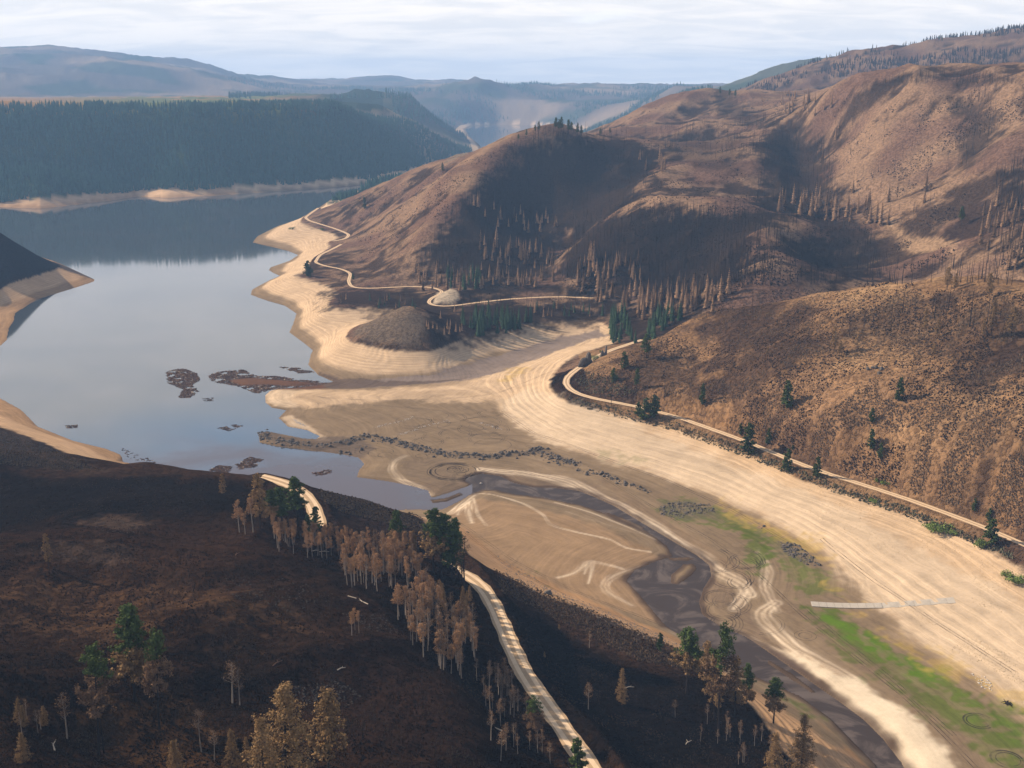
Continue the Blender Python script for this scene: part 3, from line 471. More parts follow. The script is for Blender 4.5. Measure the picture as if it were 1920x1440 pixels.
# ------------------------------------------------------------------ materials
def ground_material():
    m = bpy.data.materials.new('ground'); nt, _, L = nodes(m); o = N(nt, 'ShaderNodeOutputMaterial'); b = N(nt, 'ShaderNodeBsdfPrincipled', _Roughness=.95); b.inputs['Specular IOR Level'].default_value = .0
    ca = N(nt, 'ShaderNodeAttribute', attribute_name='col'); fa = N(nt, 'ShaderNodeAttribute', attribute_name='fx'); s = N(nt, 'ShaderNodeSeparateColor'); L.new(fa.outputs['Color'], s.inputs[0])
    g = N(nt, 'ShaderNodeNewGeometry'); P = g.outputs['Position']; px = N(nt, 'ShaderNodeSeparateXYZ'); L.new(P, px.inputs[0])
    wob = noise(nt, P, .02, 3, .6); wob2 = noise(nt, P, .09, 2, .5)
    ph = mathn(nt, 'ADD', mathn(nt, 'MULTIPLY', px.outputs[2], 5.2), mathn(nt, 'ADD', mathn(nt, 'MULTIPLY', wob, 7.0), mathn(nt, 'MULTIPLY', wob2, 1.6)))
    bcol = ramp(nt, noise(nt, None, 1.0, 0) if False else mathn(nt, 'SINE', ph), (-.4, .9, 0, 1))
    c1 = N(nt, 'ShaderNodeCombineXYZ'); L.new(mathn(nt, 'MULTIPLY', ph, .37), c1.inputs[2]); bn = noise(nt, c1.outputs[0], 1.6, 6, .72)
    bands = mathn(nt, 'MULTIPLY', mathn(nt, 'SUBTRACT', mathn(nt, 'ADD', mathn(nt, 'MULTIPLY', bcol, .10), bn), .55), mathn(nt, 'MULTIPLY', s.outputs[0], mathn(nt, 'MULTIPLY', ramp(nt, noise(nt, P, .035, 3, .6), (.3, .7, .25, 1.0)), 1.5)))
    fine = noise(nt, P, .55, 5, .65); med = noise(nt, P, .12, 4, .6); clump = noise(nt, P, .33, 4, .6, .5)
    c2 = N(nt, 'ShaderNodeCombineXYZ'); L.new(mathn(nt, 'MULTIPLY', px.outputs[0], .03), c2.inputs[0]); L.new(mathn(nt, 'MULTIPLY', px.outputs[1], .03), c2.inputs[1]); L.new(mathn(nt, 'MULTIPLY', ph, .9), c2.inputs[2])
    strk = mathn(nt, 'MULTIPLY', mathn(nt, 'SUBTRACT', noise(nt, c2.outputs[0], 1.0, 5, .65), .5), mathn(nt, 'MULTIPLY', s.outputs[0], .9))
    fl = N(nt, 'ShaderNodeAttribute', attribute_name='flow'); fs = N(nt, 'ShaderNodeSeparateColor'); L.new(fl.outputs['Color'], fs.inputs[0]); c3 = N(nt, 'ShaderNodeCombineXYZ'); L.new(mathn(nt, 'MULTIPLY', px.outputs[0], .02), c3.inputs[0]); L.new(mathn(nt, 'MULTIPLY', px.outputs[1], .02), c3.inputs[1])
    L.new(mathn(nt, 'ADD', mathn(nt, 'MULTIPLY', fs.outputs[0], .45), mathn(nt, 'MULTIPLY', wob2, 1.5)), c3.inputs[2])
    fb = mathn(nt, 'MULTIPLY', mathn(nt, 'SUBTRACT', noise(nt, c3.outputs[0], 1.0, 5, .65), .5), mathn(nt, 'MULTIPLY', ramp(nt, px.outputs[2], (3.5, 7, 1, 0)), mathn(nt, 'MULTIPLY', ramp(nt, s.outputs[0], (0, .3, 0, 1)), .85)))
    v = mathn(nt, 'ADD', mathn(nt, 'ADD', mathn(nt, 'ADD', 1.0, fb), strk), bands); v = mathn(nt, 'ADD', v, mathn(nt, 'MULTIPLY', mathn(nt, 'SUBTRACT', fine, .5), .35)); v = mathn(nt, 'ADD', v, mathn(nt, 'MULTIPLY', mathn(nt, 'SUBTRACT', med, .5), .35))
    v = mathn(nt, 'MAXIMUM', v, .25)
    vc = N(nt, 'ShaderNodeCombineXYZ')
    for i in range(3): L.new(v, vc.inputs[i])
    c = mixc(nt, 1.0, ca.outputs['Color'], vc.outputs[0], 'MULTIPLY')
    tuft = mathn(nt, 'MULTIPLY', ramp(nt, clump, (.47, .60, 0, 1)), mathn(nt, 'MULTIPLY', s.outputs[1], .6))
    dark = mixc(nt, 1.0, c, (.30, .27, .26), 'MULTIPLY'); c = mixc(nt, tuft, c, dark)
    bright = mathn(nt, 'MULTIPLY', ramp(nt, clump, (.45, .33, 0, 1)), mathn(nt, 'MULTIPLY', s.outputs[1], .35)); c = mixc(nt, bright, c, mixc(nt, 1.0, c, (1.75, 1.6, 1.45), 'MULTIPLY'))
    c = mixc(nt, mathn(nt, 'MULTIPLY', s.outputs[2], .35), c, mixc(nt, 1.0, c, (.55, .52, .52), 'MULTIPLY'))
    L.new(c, b.inputs['Base Color'])
    hgt = mathn(nt, 'ADD', mathn(nt, 'MULTIPLY', tuft, 1.3), mathn(nt, 'ADD', mathn(nt, 'MULTIPLY', fine, mathn(nt, 'ADD', .12, mathn(nt, 'MULTIPLY', s.outputs[1], .9))), mathn(nt, 'MULTIPLY', bands, .35)))
    bp = N(nt, 'ShaderNodeBump', _Strength=.9, _Distance=1.0); L.new(hgt, bp.inputs['Height']); L.new(bp.outputs[0], b.inputs['Normal']); L.new(b.outputs[0], o.inputs[0])
    return m
MG = ground_material()
def plain(name, c, rough=.9, var=.25, scale=.8, spec=.03, objvar=0.0, bump=0.):
    m = bpy.data.materials.new(name); nt, _, L = nodes(m); o = N(nt, 'ShaderNodeOutputMaterial'); b = N(nt, 'ShaderNodeBsdfPrincipled', _Roughness=rough); b.inputs['Specular IOR Level'].default_value = spec * .15
    g = N(nt, 'ShaderNodeNewGeometry'); f = noise(nt, g.outputs['Position'], scale, 4, .6)
    v = mathn(nt, 'ADD', 1 - var * .5, mathn(nt, 'MULTIPLY', f, var))
    if objvar: oi = N(nt, 'ShaderNodeObjectInfo'); v = mathn(nt, 'MULTIPLY', v, mathn(nt, 'ADD', 1 - objvar * .5, mathn(nt, 'MULTIPLY', oi.outputs['Random'], objvar)))
    vc = N(nt, 'ShaderNodeCombineXYZ')
    for i in range(3): L.new(v, vc.inputs[i])
    L.new(mixc(nt, 1.0, tuple(float(q) for q in c), vc.outputs[0], 'MULTIPLY'), b.inputs['Base Color'])
    if bump: bp = N(nt, 'ShaderNodeBump', _Strength=bump, _Distance=.5); L.new(f, bp.inputs['Height']); L.new(bp.outputs[0], b.inputs['Normal'])
    L.new(b.outputs[0], o.inputs[0]); return m

# ------------------------------------------------------------------ meshes
def mesh(name, V, F, mats, mi=None, attrs=None, smooth_=False, k_=None):
    """V (n,3), F (m,k) int array; one polygon size per call"""
    me = bpy.data.meshes.new(name); V = np.ascontiguousarray(V, np.float32); F = np.ascontiguousarray(F, np.int32); kk = F.shape[1]
    me.vertices.add(len(V)); me.vertices.foreach_set('co', V.ravel()); me.loops.add(F.size); me.loops.foreach_set('vertex_index', F.ravel())
    me.polygons.add(len(F)); me.polygons.foreach_set('loop_start', np.arange(0, F.size, kk, dtype=np.int32))
    if mi is not None: me.polygons.foreach_set('material_index', np.ascontiguousarray(mi, np.int32))
    for m in mats: me.materials.append(m)
    me.update(calc_edges=True); me.polygons.foreach_set('use_smooth', np.full(len(F), smooth_))
    for an, arr in (attrs or {}).items():
        at = me.attributes.new(an, 'FLOAT_COLOR', 'POINT'); at.data.foreach_set('color', np.concatenate([arr, np.ones((len(arr), 1))], 1).astype(np.float32).ravel())
    return me
def link(name, me, parent=None, label=None, cat=None, group=None, kind=None, loc=None, rz=0., sc_=None):
    o = bpy.data.objects.new(name, me); col.objects.link(o)
    if parent: o.parent = parent
    if label: o['label'] = label
    if cat: o['category'] = cat
    if group: o['group'] = group
    if kind: o['kind'] = kind
    if loc is not None: o.location = tuple(float(q) for q in loc)
    if rz: o.rotation_euler = (0, 0, rz)
    if sc_ is not None: o.scale = sc_ if isinstance(sc_, tuple) else (sc_,) * 3
    return o
VX = np.stack([xf, yf, zf], 1)
ii, jj = np.meshgrid(np.arange(NR - 1), np.arange(NT - 1), indexing='ij'); q0 = (ii * NT + jj).ravel()
QF = np.stack([q0, q0 + 1, q0 + NT + 1, q0 + NT], 1)
cls = reg.copy(); cls[(draw > .5) & (rf < 2350)] = 6
fc = cls[QF[:, 0]]
NAMES = {0: 'near_hillside', 1: 'east_hillside', 2: 'burned_mountain', 3: 'forested_slope', 4: 'plateau', 5: 'distant_mountains', 6: 'lakebed'}
deep = (VX[QF, 2].max(1) < -2.6)
for c_, nm in NAMES.items():
    F = QF[(fc == c_) & ~deep]
    if not len(F): continue
    used, inv = np.unique(F, return_inverse=True)
    link(nm, mesh(nm, VX[used], inv.reshape(F.shape), [MG], attrs={'col': C3[used], 'fx': FX[used], 'flow': np.stack([flow[used], flow[used] * 0, flow[used] * 0], 1)}, smooth_=True), kind='structure')
# ------------------------------------------------------------------ water
def water_material(name, base, rough, bump=.03, ior=1.33, var=None, plume=False):
    m = bpy.data.materials.new(name); nt, _, L = nodes(m); o = N(nt, 'ShaderNodeOutputMaterial'); b = N(nt, 'ShaderNodeBsdfPrincipled', _Roughness=rough, _IOR=ior)
    g = N(nt, 'ShaderNodeNewGeometry'); P = g.outputs['Position']
    c = base
    if var: c = mixc(nt, ramp(nt, noise(nt, P, var[1], 5, .6, 2.2), (.46, .64, 0, 1)), base, var[0])
    if plume:
        at = N(nt, 'ShaderNodeAttribute', attribute_name='plume'); f = mathn(nt, 'ADD', at.outputs['Fac'], mathn(nt, 'MULTIPLY', mathn(nt, 'SUBTRACT', noise(nt, P, .012, 4, .55, 1.0), .5), .9)); f = ramp(nt, f, (.25, .75, 0, 1))
        c = mixc(nt, f, c, (.080, .060, .060)); L.new(ramp(nt, f, (0, 1, 2.05, 1.38)), b.inputs['IOR']); L.new(ramp(nt, f, (0, 1, .05, .14)), b.inputs['Roughness'])
    if var: L.new(c, b.inputs['Base Color'])
    else: b.inputs['Base Color'].default_value = (*base, 1)
    bp = N(nt, 'ShaderNodeBump', _Strength=bump, _Distance=.3); L.new(noise(nt, P, .25, 3, .5), bp.inputs['Height']); L.new(bp.outputs[0], b.inputs['Normal'])
    L.new(b.outputs[0], o.inputs[0]); return m
def fillpoly(name, pts2, z, mat, **kw):
    from mathutils.geometry import tessellate_polygon
    t = tessellate_polygon([[Vector((p[0], p[1], 0)) for p in pts2]])
    me = bpy.data.meshes.new(name); me.from_pydata([(p[0], p[1], z) for p in pts2], [], [tuple(q) for q in t]); me.materials.append(mat); me.update()
    if me.polygons[0].normal.z < 0: me.flip_normals()
    return link(name, me, **kw)
def offset(P, d):
    P = np.asarray(P); ar = .5 * np.sum(P[:, 0] * np.roll(P[:, 1], -1) - np.roll(P[:, 0], -1) * P[:, 1]); s = 1 if ar > 0 else -1
    t = np.roll(P, -1, 0) - np.roll(P, 1, 0); t /= np.linalg.norm(t, axis=1)[:, None] + 1e-9
    return P + s * np.stack([t[:, 1], -t[:, 0]], 1) * d
wf = (np.isin(fc, [0, 1, 2, 3, 5, 6])) & (VX[QF, 2].min(1) < .02)
rivq = (INR | ((DRV < 6) & ~INS)).ravel(); lakeq = ~rivq
for nm, msk, mt in (('lake', lakeq[QF[:, 0]], water_material('lake_water', (.044, .054, .064), .05, .015, 2.05, ((.062, .068, .078), .006), True)), ('river', rivq[QF[:, 0]], water_material('river_water', (.046, .034, .029), .42, .2, 1.12, ((.105, .080, .066), .035)))):
    F = QF[wf & msk]; used, inv = np.unique(F, return_inverse=True); V = VX[used].copy(); V[:, 2] = 0; pl_ = np.clip(sstep(930, 640, V[:, 1]) * .75 + sstep(140, 0, np.hypot(V[:, 0] + 150, V[:, 1] - 900)) * .4, 0, 1)
    link(nm, mesh(nm, V, inv.reshape(F.shape), [mt], attrs={'plume': np.repeat(pl_[:, None], 3, 1)}, smooth_=True), kind='structure')
# ------------------------------------------------------------------ haze
def haze():
    m = bpy.data.materials.new('haze'); nt, _, L = nodes(m); o = N(nt, 'ShaderNodeOutputMaterial'); v = N(nt, 'ShaderNodeVolumePrincipled', _Density=HAZE[0], _Anisotropy=.0); v.inputs['Color'].default_value = (*HAZE[1], 1)
    L.new(v.outputs[0], o.inputs['Volume'])
    zt = max(float(Z.max()), HC) + 40; me = bpy.data.meshes.new('haze'); x, y0, y1 = 11500., -300., 17000.
    me.from_pydata([(-x, y0, -6), (x, y0, -6), (x, y1, -6), (-x, y1, -6), (-x, y0, zt), (x, y0, zt), (x, y1, zt), (-x, y1, zt)], [], [(0, 3, 2, 1), (4, 5, 6, 7), (0, 1, 5, 4), (1, 2, 6, 5), (2, 3, 7, 6), (3, 0, 4, 7)])
    me.materials.append(m); link('haze', me, kind='stuff')
HAZE = (7.2e-5, (.36, .60, 1.0))
haze()
# ------------------------------------------------------------------ dirt roads
MR = plain('dirt_road', DIRT, .95, .45, .5, .1); MR2 = plain('dirt_verge', DIRT * np.array([.62, .58, .54]), .95, .7, .7, .1)
for kname, (Wp, wd) in roadW.items():
    P = dens(Wp, 4.0); P = smooth(P, 2); t = np.gradient(P[:, :2], axis=0); t /= np.linalg.norm(t, axis=1)[:, None]; nn = np.stack([-t[:, 1], t[:, 0]], 1)
    off = np.array([-.5, -.36, -.12, .12, .36, .5]) * wd; rs = random.Random(kname); V = []
    for i in range(len(P)):
        jl, jr = rs.uniform(-.35, .35), rs.uniform(-.35, .35)
        for j, o_ in enumerate(off):
            q = P[i, :2] + nn[i] * (o_ + (jl if j == 0 else jr if j == 5 else 0)); zg = float(zat(q[0], q[1]))
            V.append((q[0], q[1], max(zg + .05, P[i, 2] + (.10 if 0 < j < 5 else .02))))
    F = [(i * 6 + j, i * 6 + j + 1, (i + 1) * 6 + j + 1, (i + 1) * 6 + j) for i in range(len(P) - 1) for j in range(5)]
    link('dirt_road', mesh('dirt_road', np.array(V), np.array(F), [MR, MR2], np.tile([1, 0, 1, 0, 1], len(P) - 1), smooth_=True), kind='structure')
print('base', time.time() - T0)

# ------------------------------------------------------------------ plant and rock meshes
rng = np.random.RandomState(11)
def tube(pts, rad, n=5):
    pts = np.asarray(pts, float); V, F = [], []
    for i, p in enumerate(pts):
        d = pts[min(i + 1, len(pts) - 1)] - pts[max(i - 1, 0)]; d /= np.linalg.norm(d) + 1e-9
        a = np.cross(d, (0, 1, 0) if abs(d[1]) < .8 else (1, 0, 0)); a /= np.linalg.norm(a) + 1e-9; b = np.cross(d, a)
        for k_ in range(n): an = 2 * math.pi * k_ / n; V.append(p + rad[i] * (math.cos(an) * a + math.sin(an) * b))
    for i in range(len(pts) - 1):
        for k_ in range(n):
            a, b, c, d = i * n + k_, i * n + (k_ + 1) % n, (i + 1) * n + (k_ + 1) % n, (i + 1) * n + k_
            F += [(a, b, c), (a, c, d)]
    return np.array(V), np.array(F)
def cat(parts):
    V, F, o_ = [], [], 0
    for v, f in parts:
        if len(v) == 0: continue
        V.append(v); F.append(f + o_); o_ += len(v)
    return np.concatenate(V), np.concatenate(F)
def leaves(C, rad, per, size, rs, up=.4, flat=1.):
    C = np.repeat(np.asarray(C, float), per, 0); rad = np.repeat(np.broadcast_to(rad, (len(C) // per,)), per)
    d = rs.randn(len(C), 3); d /= np.linalg.norm(d, axis=1)[:, None]; r = rad * rs.rand(len(C)) ** .4; d2 = d.copy(); d2[:, 2] *= flat; P = C + d2 * r[:, None]
    nr = d + rs.randn(len(C), 3) * .7; nr[:, 2] += up; nr /= np.linalg.norm(nr, axis=1)[:, None]
    a = np.cross(nr, rs.randn(len(C), 3)); a /= np.linalg.norm(a, axis=1)[:, None]; b = np.cross(nr, a); s = size * (.6 + .8 * rs.rand(len(C)))[:, None]
    V = np.stack([P + a * s, P - a * s * .5 + b * s * .8, P - a * s * .5 - b * s * .8], 1).reshape(-1, 3); return V, np.arange(len(V)).reshape(-1, 3)
def pine_parts(seed, h=20., cb=.35, wid=.17, split=0., dens_=1., per=9, leafs=.34, tips=1, bend=.02, sparse=0., expo=.62):
    """trunk, live crown, scorched crown"""
    rs = np.random.RandomState(seed); t = np.linspace(0, 1, 8); bx = bend * h * np.sin(t * 3 + seed); tr = np.stack([bx, bend * h * .6 * np.cos(t * 2 + seed) - bend * h * .6 * math.cos(seed), t * h], 1)
    parts = [tube(tr, .014 * h * (1 - t * .93) + .02, 6)]; live, dead = [], []
    nb = int(46 * dens_)
    for i in range(nb):
        q = cb + (1 - cb) * (i + rs.rand()) / nb; s = (q - cb) / (1 - cb)
        if rs.rand() < sparse: continue
        L_ = wid * h * (min(1, s * 3.2 + .45)) * (1 - s) ** expo * rs.uniform(.65, 1.15) + .25; an = rs.rand() * 2 * math.pi; z0 = q * h
        p0 = np.array([np.interp(q, t, tr[:, 0]), np.interp(q, t, tr[:, 1]), z0]); e = p0 + np.array([math.cos(an) * L_, math.sin(an) * L_, L_ * (-.12 + .5 * s)])
        parts.append(tube([p0, (p0 + e) / 2 + [0, 0, -.05 * L_], e], [.03 + .004 * h * (1 - s), .03, .015], 3))
        nc = max(2, int(L_ / (.042 * h) + 1)); u_ = np.linspace(.35, 1.0, nc); cl = p0 + (e - p0) * u_[:, None] + rs.randn(nc, 3) * .02 * h
        (dead if s < split + rs.uniform(-.12, .12) and split > 0 else live).append(cl)
    live.append(np.array([[tr[-1, 0], tr[-1, 1], h * .985], [tr[-1, 0], tr[-1, 1], h * .95]]))
    f = lambda a: leaves(np.concatenate(a), .036 * h, per, leafs * h / 20, rs, .5, .75) if len(a) else (np.zeros((0, 3)), np.zeros((0, 3), int))
    return cat(parts), f(live), f(dead)
def fir(seed, h=16., wid=.15, layers=13, nb=8, cb=.08, ragged=.35):
    rs = np.random.RandomState(seed); V, F = [], []
    for i in range(layers):
        s = i / (layers - 1); z = h * (cb + (1 - cb) * s); L_ = (wid * h * (1 - s) ** .85 + .12) * rs.uniform(.85, 1.1)
        for k_ in range(nb):
            if rs.rand() < .1: continue
            an = 2 * math.pi * (k_ + rs.rand() * .8) / nb; l = L_ * rs.uniform(1 - ragged, 1 + ragged * .5); wv = l * .42 + .1; c, s_ = math.cos(an), math.sin(an)
            b = len(V); zt = z + h * .055; V += [(0, 0, zt), (c * l * .7 - s_ * wv, s_ * l * .7 + c * wv, z - l * .25), (c * l, s_ * l, z - l * .45), (c * l * .7 + s_ * wv, s_ * l * .7 - c * wv, z - l * .25)]; F += [(b, b + 1, b + 2), (b, b + 2, b + 3)]
    b = len(V); V += [(.12, 0, h * .95), (-.12, .1, h * .95), (0, 0, h * 1.03)]; F.append((b, b + 1, b + 2))
    return np.array(V, float), np.array(F)
def trunk(h, r, seed=0, n=5, lean=.0):
    t = np.linspace(0, 1, 4); return tube(np.stack([lean * h * t ** 1.5, .0 * t, h * t], 1), r * (1 - .85 * t), n)
def snag(seed, h=15., r=.24, stubs=8, n=4):
    rs = np.random.RandomState(seed); lean = rs.uniform(-.04, .04); P = [trunk(h, r, n=n, lean=lean)]
    for i in range(stubs):
        q = rs.uniform(.35, .97); an = rs.rand() * 6.28; l = rs.uniform(.03, .085) * h * (1.25 - q); p0 = np.array([lean * h * q ** 1.5, 0, q * h]); P.append(tube([p0, p0 + [math.cos(an) * l, math.sin(an) * l, -l * .1]], [.05, .02], 3))
    return cat(P)
def aspen(seed, h=12., leafn=26, bare=False):
    rs = np.random.RandomState(seed); t = np.linspace(0, 1, 6); bx = rs.uniform(-.05, .05) * h; tr = np.stack([bx * t ** 2, bx * .5 * np.sin(t * 3), t * h], 1); P = [tube(tr, .016 * h * (1 - .8 * t), 5)]; C = []
    for i in range(20 if bare else 13):
        q = rs.uniform(.42, .97); an = rs.rand() * 6.28; l = rs.uniform(.09, .2) * h * (1.25 - q); p0 = np.array([np.interp(q, t, tr[:, 0]), np.interp(q, t, tr[:, 1]), q * h]); e = p0 + [math.cos(an) * l, math.sin(an) * l, l * rs.uniform(.7, 1.3)]
        P.append(tube([p0, (p0 + e) / 2 + rs.randn(3) * .1, e], [.06, .04, .02], 3)); C += [p0 + (e - p0) * u_ for u_ in (.55, .8, 1.)]
        if bare:
            for _ in range(2): g = p0 + (e - p0) * rs.uniform(.4, .9); P.append(tube([g, g + rs.randn(3) * .35 * l * .5 + [0, 0, .3 * l]], [.035, .015], 3))
    return cat(P), leaves(np.array(C), .07 * h, 7 if bare else leafn, .15 * h / 12, rs, .2)
def rock(seed, squash=.7, n=2):
    import bmesh
    bm = bmesh.new(); bmesh.ops.create_icosphere(bm, subdivisions=n, radius=1); rs = random.Random(seed); pl = [Vector((rs.gauss(0, 1), rs.gauss(0, 1), rs.gauss(0, 1))).normalized() for _ in range(9)]; dd = [rs.uniform(.55, .9) for _ in pl]
    V = []
    for v in bm.verts:
        p = v.co.copy()
        for a, b in zip(pl, dd):
            e = p.dot(a)
            if e > b: p -= a * (e - b)
        V.append((p.x, p.y, p.z * squash))
    F = [[v.index for v in f.verts] for f in bm.faces]; bm.free(); return np.array(V), np.array(F)
def blobshrub(seed, r=2.5, n=500, squash=.7, size=.22):
    rs = np.random.RandomState(seed); C = rs.randn(14, 3) * [r * .42, r * .42, r * .25]; C[:, 2] = np.abs(C[:, 2]) + r * .35
    L_ = leaves(C, r * .42, n // 14, size, rs, .4, .8); st = cat([tube([(0, 0, -.2), tuple(c * .7)], [.09, .03], 3) for c in C[:8]]); return st, L_

MBARK = plain('charred_bark', (.028, .022, .020), .95, .5, 1.5); MBARKB = plain('brown_bark', (.10, .065, .045), .95, .4, 1.5, objvar=.4); MASP = plain('aspen_bark', (.24, .195, .16), .9, .5, 2., objvar=.5)
MGR = plain('pine_needles', (.055, .076, .020), .8, .7, .7, .25, objvar=.35); MGRD = plain('fir_needles', (.030, .055, .026), .85, .6, .6, .2, objvar=.4); MSC = plain('scorched_needles', (.22, .135, .062), .9, .6, .7, .1, objvar=.35)
MSB = plain('dead_needles', (.165, .098, .056), .95, .8, .3, .1, objvar=1.1); MAL = plain('aspen_leaves', (.30, .165, .082), .9, .6, .8, .1, objvar=.4); MWL = plain('willow_leaves', (.125, .165, .040), .8, .6, .8, .2, objvar=.3); MSNAG = plain('burnt_wood', (.018, .015, .015), .95, .6, .8, objvar=.5)
MTUFT = plain('burnt_brush', (.022, .016, .013), .95, .9, .12); MTUFTB = plain('dry_brush', (.125, .085, .055), .95, .9, .12); MROCK = plain('lava_rock', (.095, .080, .068), .9, .8, .7, .3, objvar=.4, bump=.5); MROCKP = plain('pale_rock', (.38, .33, .28), .9, .5, .8, objvar=.3); MDRIFT = plain('driftwood', (.135, .080, .055), .9, 1.0, .4); MDRIFTP = plain('pale_driftwood', (.42, .34, .26), .9, .5, .8)
MFAR = plain('forest_canopy', (.042, .088, .066), .9, 1.2, .10, .15); MTRACK = None  # bluish lift of the fir colour stands in for some of the haze
_cache = {}
def tmpl(kind, i):
    key = (kind, i)
    if key in _cache: return _cache[key]
    if kind == 'pine': p = pine_parts(100 + i, 20, .30 + .05 * (i % 3), .18, 0, 1.5, 26, .28); r = [('trunk', mesh('trunk', *p[0], [MBARK])), ('crown', mesh('crown', *p[1], [MGR]))]
    elif kind == 'smallpine': p = pine_parts(140 + i, 12, .10, .25, 0, 1.1, 16, .60); r = [('trunk', mesh('trunk', *p[0], [MBARK])), ('crown', mesh('crown', *p[1], [MGR]))]
    elif kind == 'halfpine': p = pine_parts(200 + i, 20, .28 + .06 * (i % 3), .19, .42, 1.8, 30, .24); r = [('trunk', mesh('trunk', *p[0], [MBARK])), ('crown', mesh('crown', *p[1], [MGR])), ('scorched_crown', mesh('scorched_crown', *p[2], [MSC]))]
    elif kind == 'topgreen': p = pine_parts(230 + i, 20, .42, .20, .5, 1.4, 26, .22, bend=.03, sparse=.12); r = [('trunk', mesh('trunk', *p[0], [MBARK])), ('crown', mesh('crown', *p[1], [MGR])), ('scorched_crown', mesh('scorched_crown', *p[2], [MSB]))]
    elif kind == 'brownpine': p = pine_parts(300 + i, 20, .26, .19, 0, 1.5, 24, .24, sparse=.12); r = [('trunk', mesh('trunk', *p[0], [MBARK])), ('crown', mesh('crown', *p[1], [MSC]))]
    elif kind == 'deadpine': p = pine_parts(330 + i, 20, .3, .16, 0, .9, 4, .22, sparse=.3); r = [('trunk', mesh('trunk', *p[0], [MBARK])), ('crown', mesh('crown', *p[1], [MSB]))]
    elif kind == 'brownfir': p = pine_parts(360 + i, 16, .04, .27, 0, 3.2, 20, .17, expo=1.05); r = [('trunk', mesh('trunk', *p[0], [MBARK])), ('crown', mesh('crown', *p[1], [MSC]))]
    elif kind == 'aspen': p = aspen(400 + i); r = [('trunk', mesh('trunk', *p[0], [MASP])), ('crown', mesh('crown', *p[1], [MAL]))]
    elif kind == 'bareaspen': p = aspen(430 + i, bare=True); r = [('trunk', mesh('trunk', *p[0], [MASP])), ('crown', mesh('crown', *p[1], [MSB]))]
    elif kind in ('greenfir', 'scorchfir', 'farfir'):
        a = fir(500 + i, 16, .15 if kind != 'farfir' else .17); b = trunk(15, .2); V, F = cat([a, b]); mi = np.zeros(len(F), int); mi[len(a[1]):] = 1; r = [(None, mesh(kind, V, F, [{'greenfir': MGRD, 'scorchfir': MSB, 'farfir': MFAR}[kind], MBARK], mi))]
    elif kind == 'snag': r = [(None, mesh('snag', *snag(600 + i), [MSNAG]))]
    elif kind == 'willow': p = blobshrub(700 + i); r = [('stem', mesh('stem', *p[0], [MBARKB])), ('crown', mesh('crown', *p[1], [MWL]))]
    elif kind == 'shrub': p = blobshrub(720 + i, 2.5, 260); r = [(None, mesh('shrub', *p[1], [MGR]))]
    elif kind == 'brownshrub': p = blobshrub(740 + i, 2.5, 260); r = [(None, mesh('shrub', *p[1], [MSC]))]
    elif kind == 'rock': r = [(None, mesh('rock', *rock(800 + i), [MROCK]))]
    elif kind == 'palerock': r = [(None, mesh('rock', *rock(820 + i), [MROCKP]))]
    _cache[key] = r; return r
BASEH = dict(pine=20, smallpine=12, halfpine=20, topgreen=20, brownpine=20, deadpine=20, brownfir=16, aspen=12, bareaspen=12, greenfir=16, scorchfir=16, farfir=16, snag=15, willow=3.6, shrub=3.6, brownshrub=3.6, rock=1, palerock=1)
def put(kind, name, loc, h, label, category, group=None, var=0, wide=1.):
    T = tmpl(kind, var); s = h / BASEH[kind]; rz = rng.rand() * 6.28; loc = (loc[0], loc[1], float(zat(loc[0], loc[1])) - .15)
    if T[0][0] is None: return link(name, T[0][1], None, label, category, group, None, loc, rz, (s * wide, s * wide, s))
    root = link(name, None, None, label, category, group, None, loc, rz, (s * wide, s * wide, s))
    for pn_, me in T: link(pn_, me, root)
    return root
def hpx(loc, px): d = math.sqrt(loc[0] ** 2 + loc[1] ** 2 + (HC - loc[2]) ** 2); return px * d / (FP * math.hypot(loc[0], loc[1]) / d)
def tree(kind, name, u, vb, vt, label, category, group=None, var=0, wide=1., rmin=150):
    p = hit([u], [vb], rmin)[0]; return put(kind, name, p, hpx(p, vb - vt), label, category, group, var, wide)
def inpoly(u, v, pl):
    ins = np.zeros(len(u), bool); n = len(pl)
    for i in range(n):
        (ax, ay), (bx, by) = pl[i], pl[(i + 1) % n]; ins ^= ((ay > v) != (by > v)) & (u < (bx - ax) * (v - ay) / (by - ay + 1e-12) + ax)
    return ins
ROADPTS = np.concatenate([dens(w_[0], 3.)[:, :2] for w_ in roadW.values()])
def offroad(P, d=6.):
    ok = np.ones(len(P), bool)
    for i in range(0, len(P), 2000): q = P[i:i + 2000, None, :2] - ROADPTS[None]; ok[i:i + 2000] = (q ** 2).sum(-1).min(1) > d * d
    return ok
def scatter(pl, n, rmin=150, far=1e9, road=5.5, zmin=.8, uniform=False):
    """n ground points inside the stretch of ground that the outline encloses"""
    a = np.array(pl, float); lo, hi = a.min(0), a.max(0); got = []; tot = 0
    if not uniform:
        while tot < n:
            m_ = max(200, int((n - tot) * 2.2)); u = rng.uniform(lo[0], hi[0], m_); v = rng.uniform(lo[1], hi[1], m_); k_ = inpoly(u, v, pl); P = hit(u[k_], v[k_], rmin)
            P = P[(P[:, 2] > zmin) & (np.hypot(P[:, 0], P[:, 1]) < far)]
            if len(P) and road: P = P[offroad(P, road)]
            got.append(P); tot += max(1, len(P))
        return np.concatenate(got)[:n]
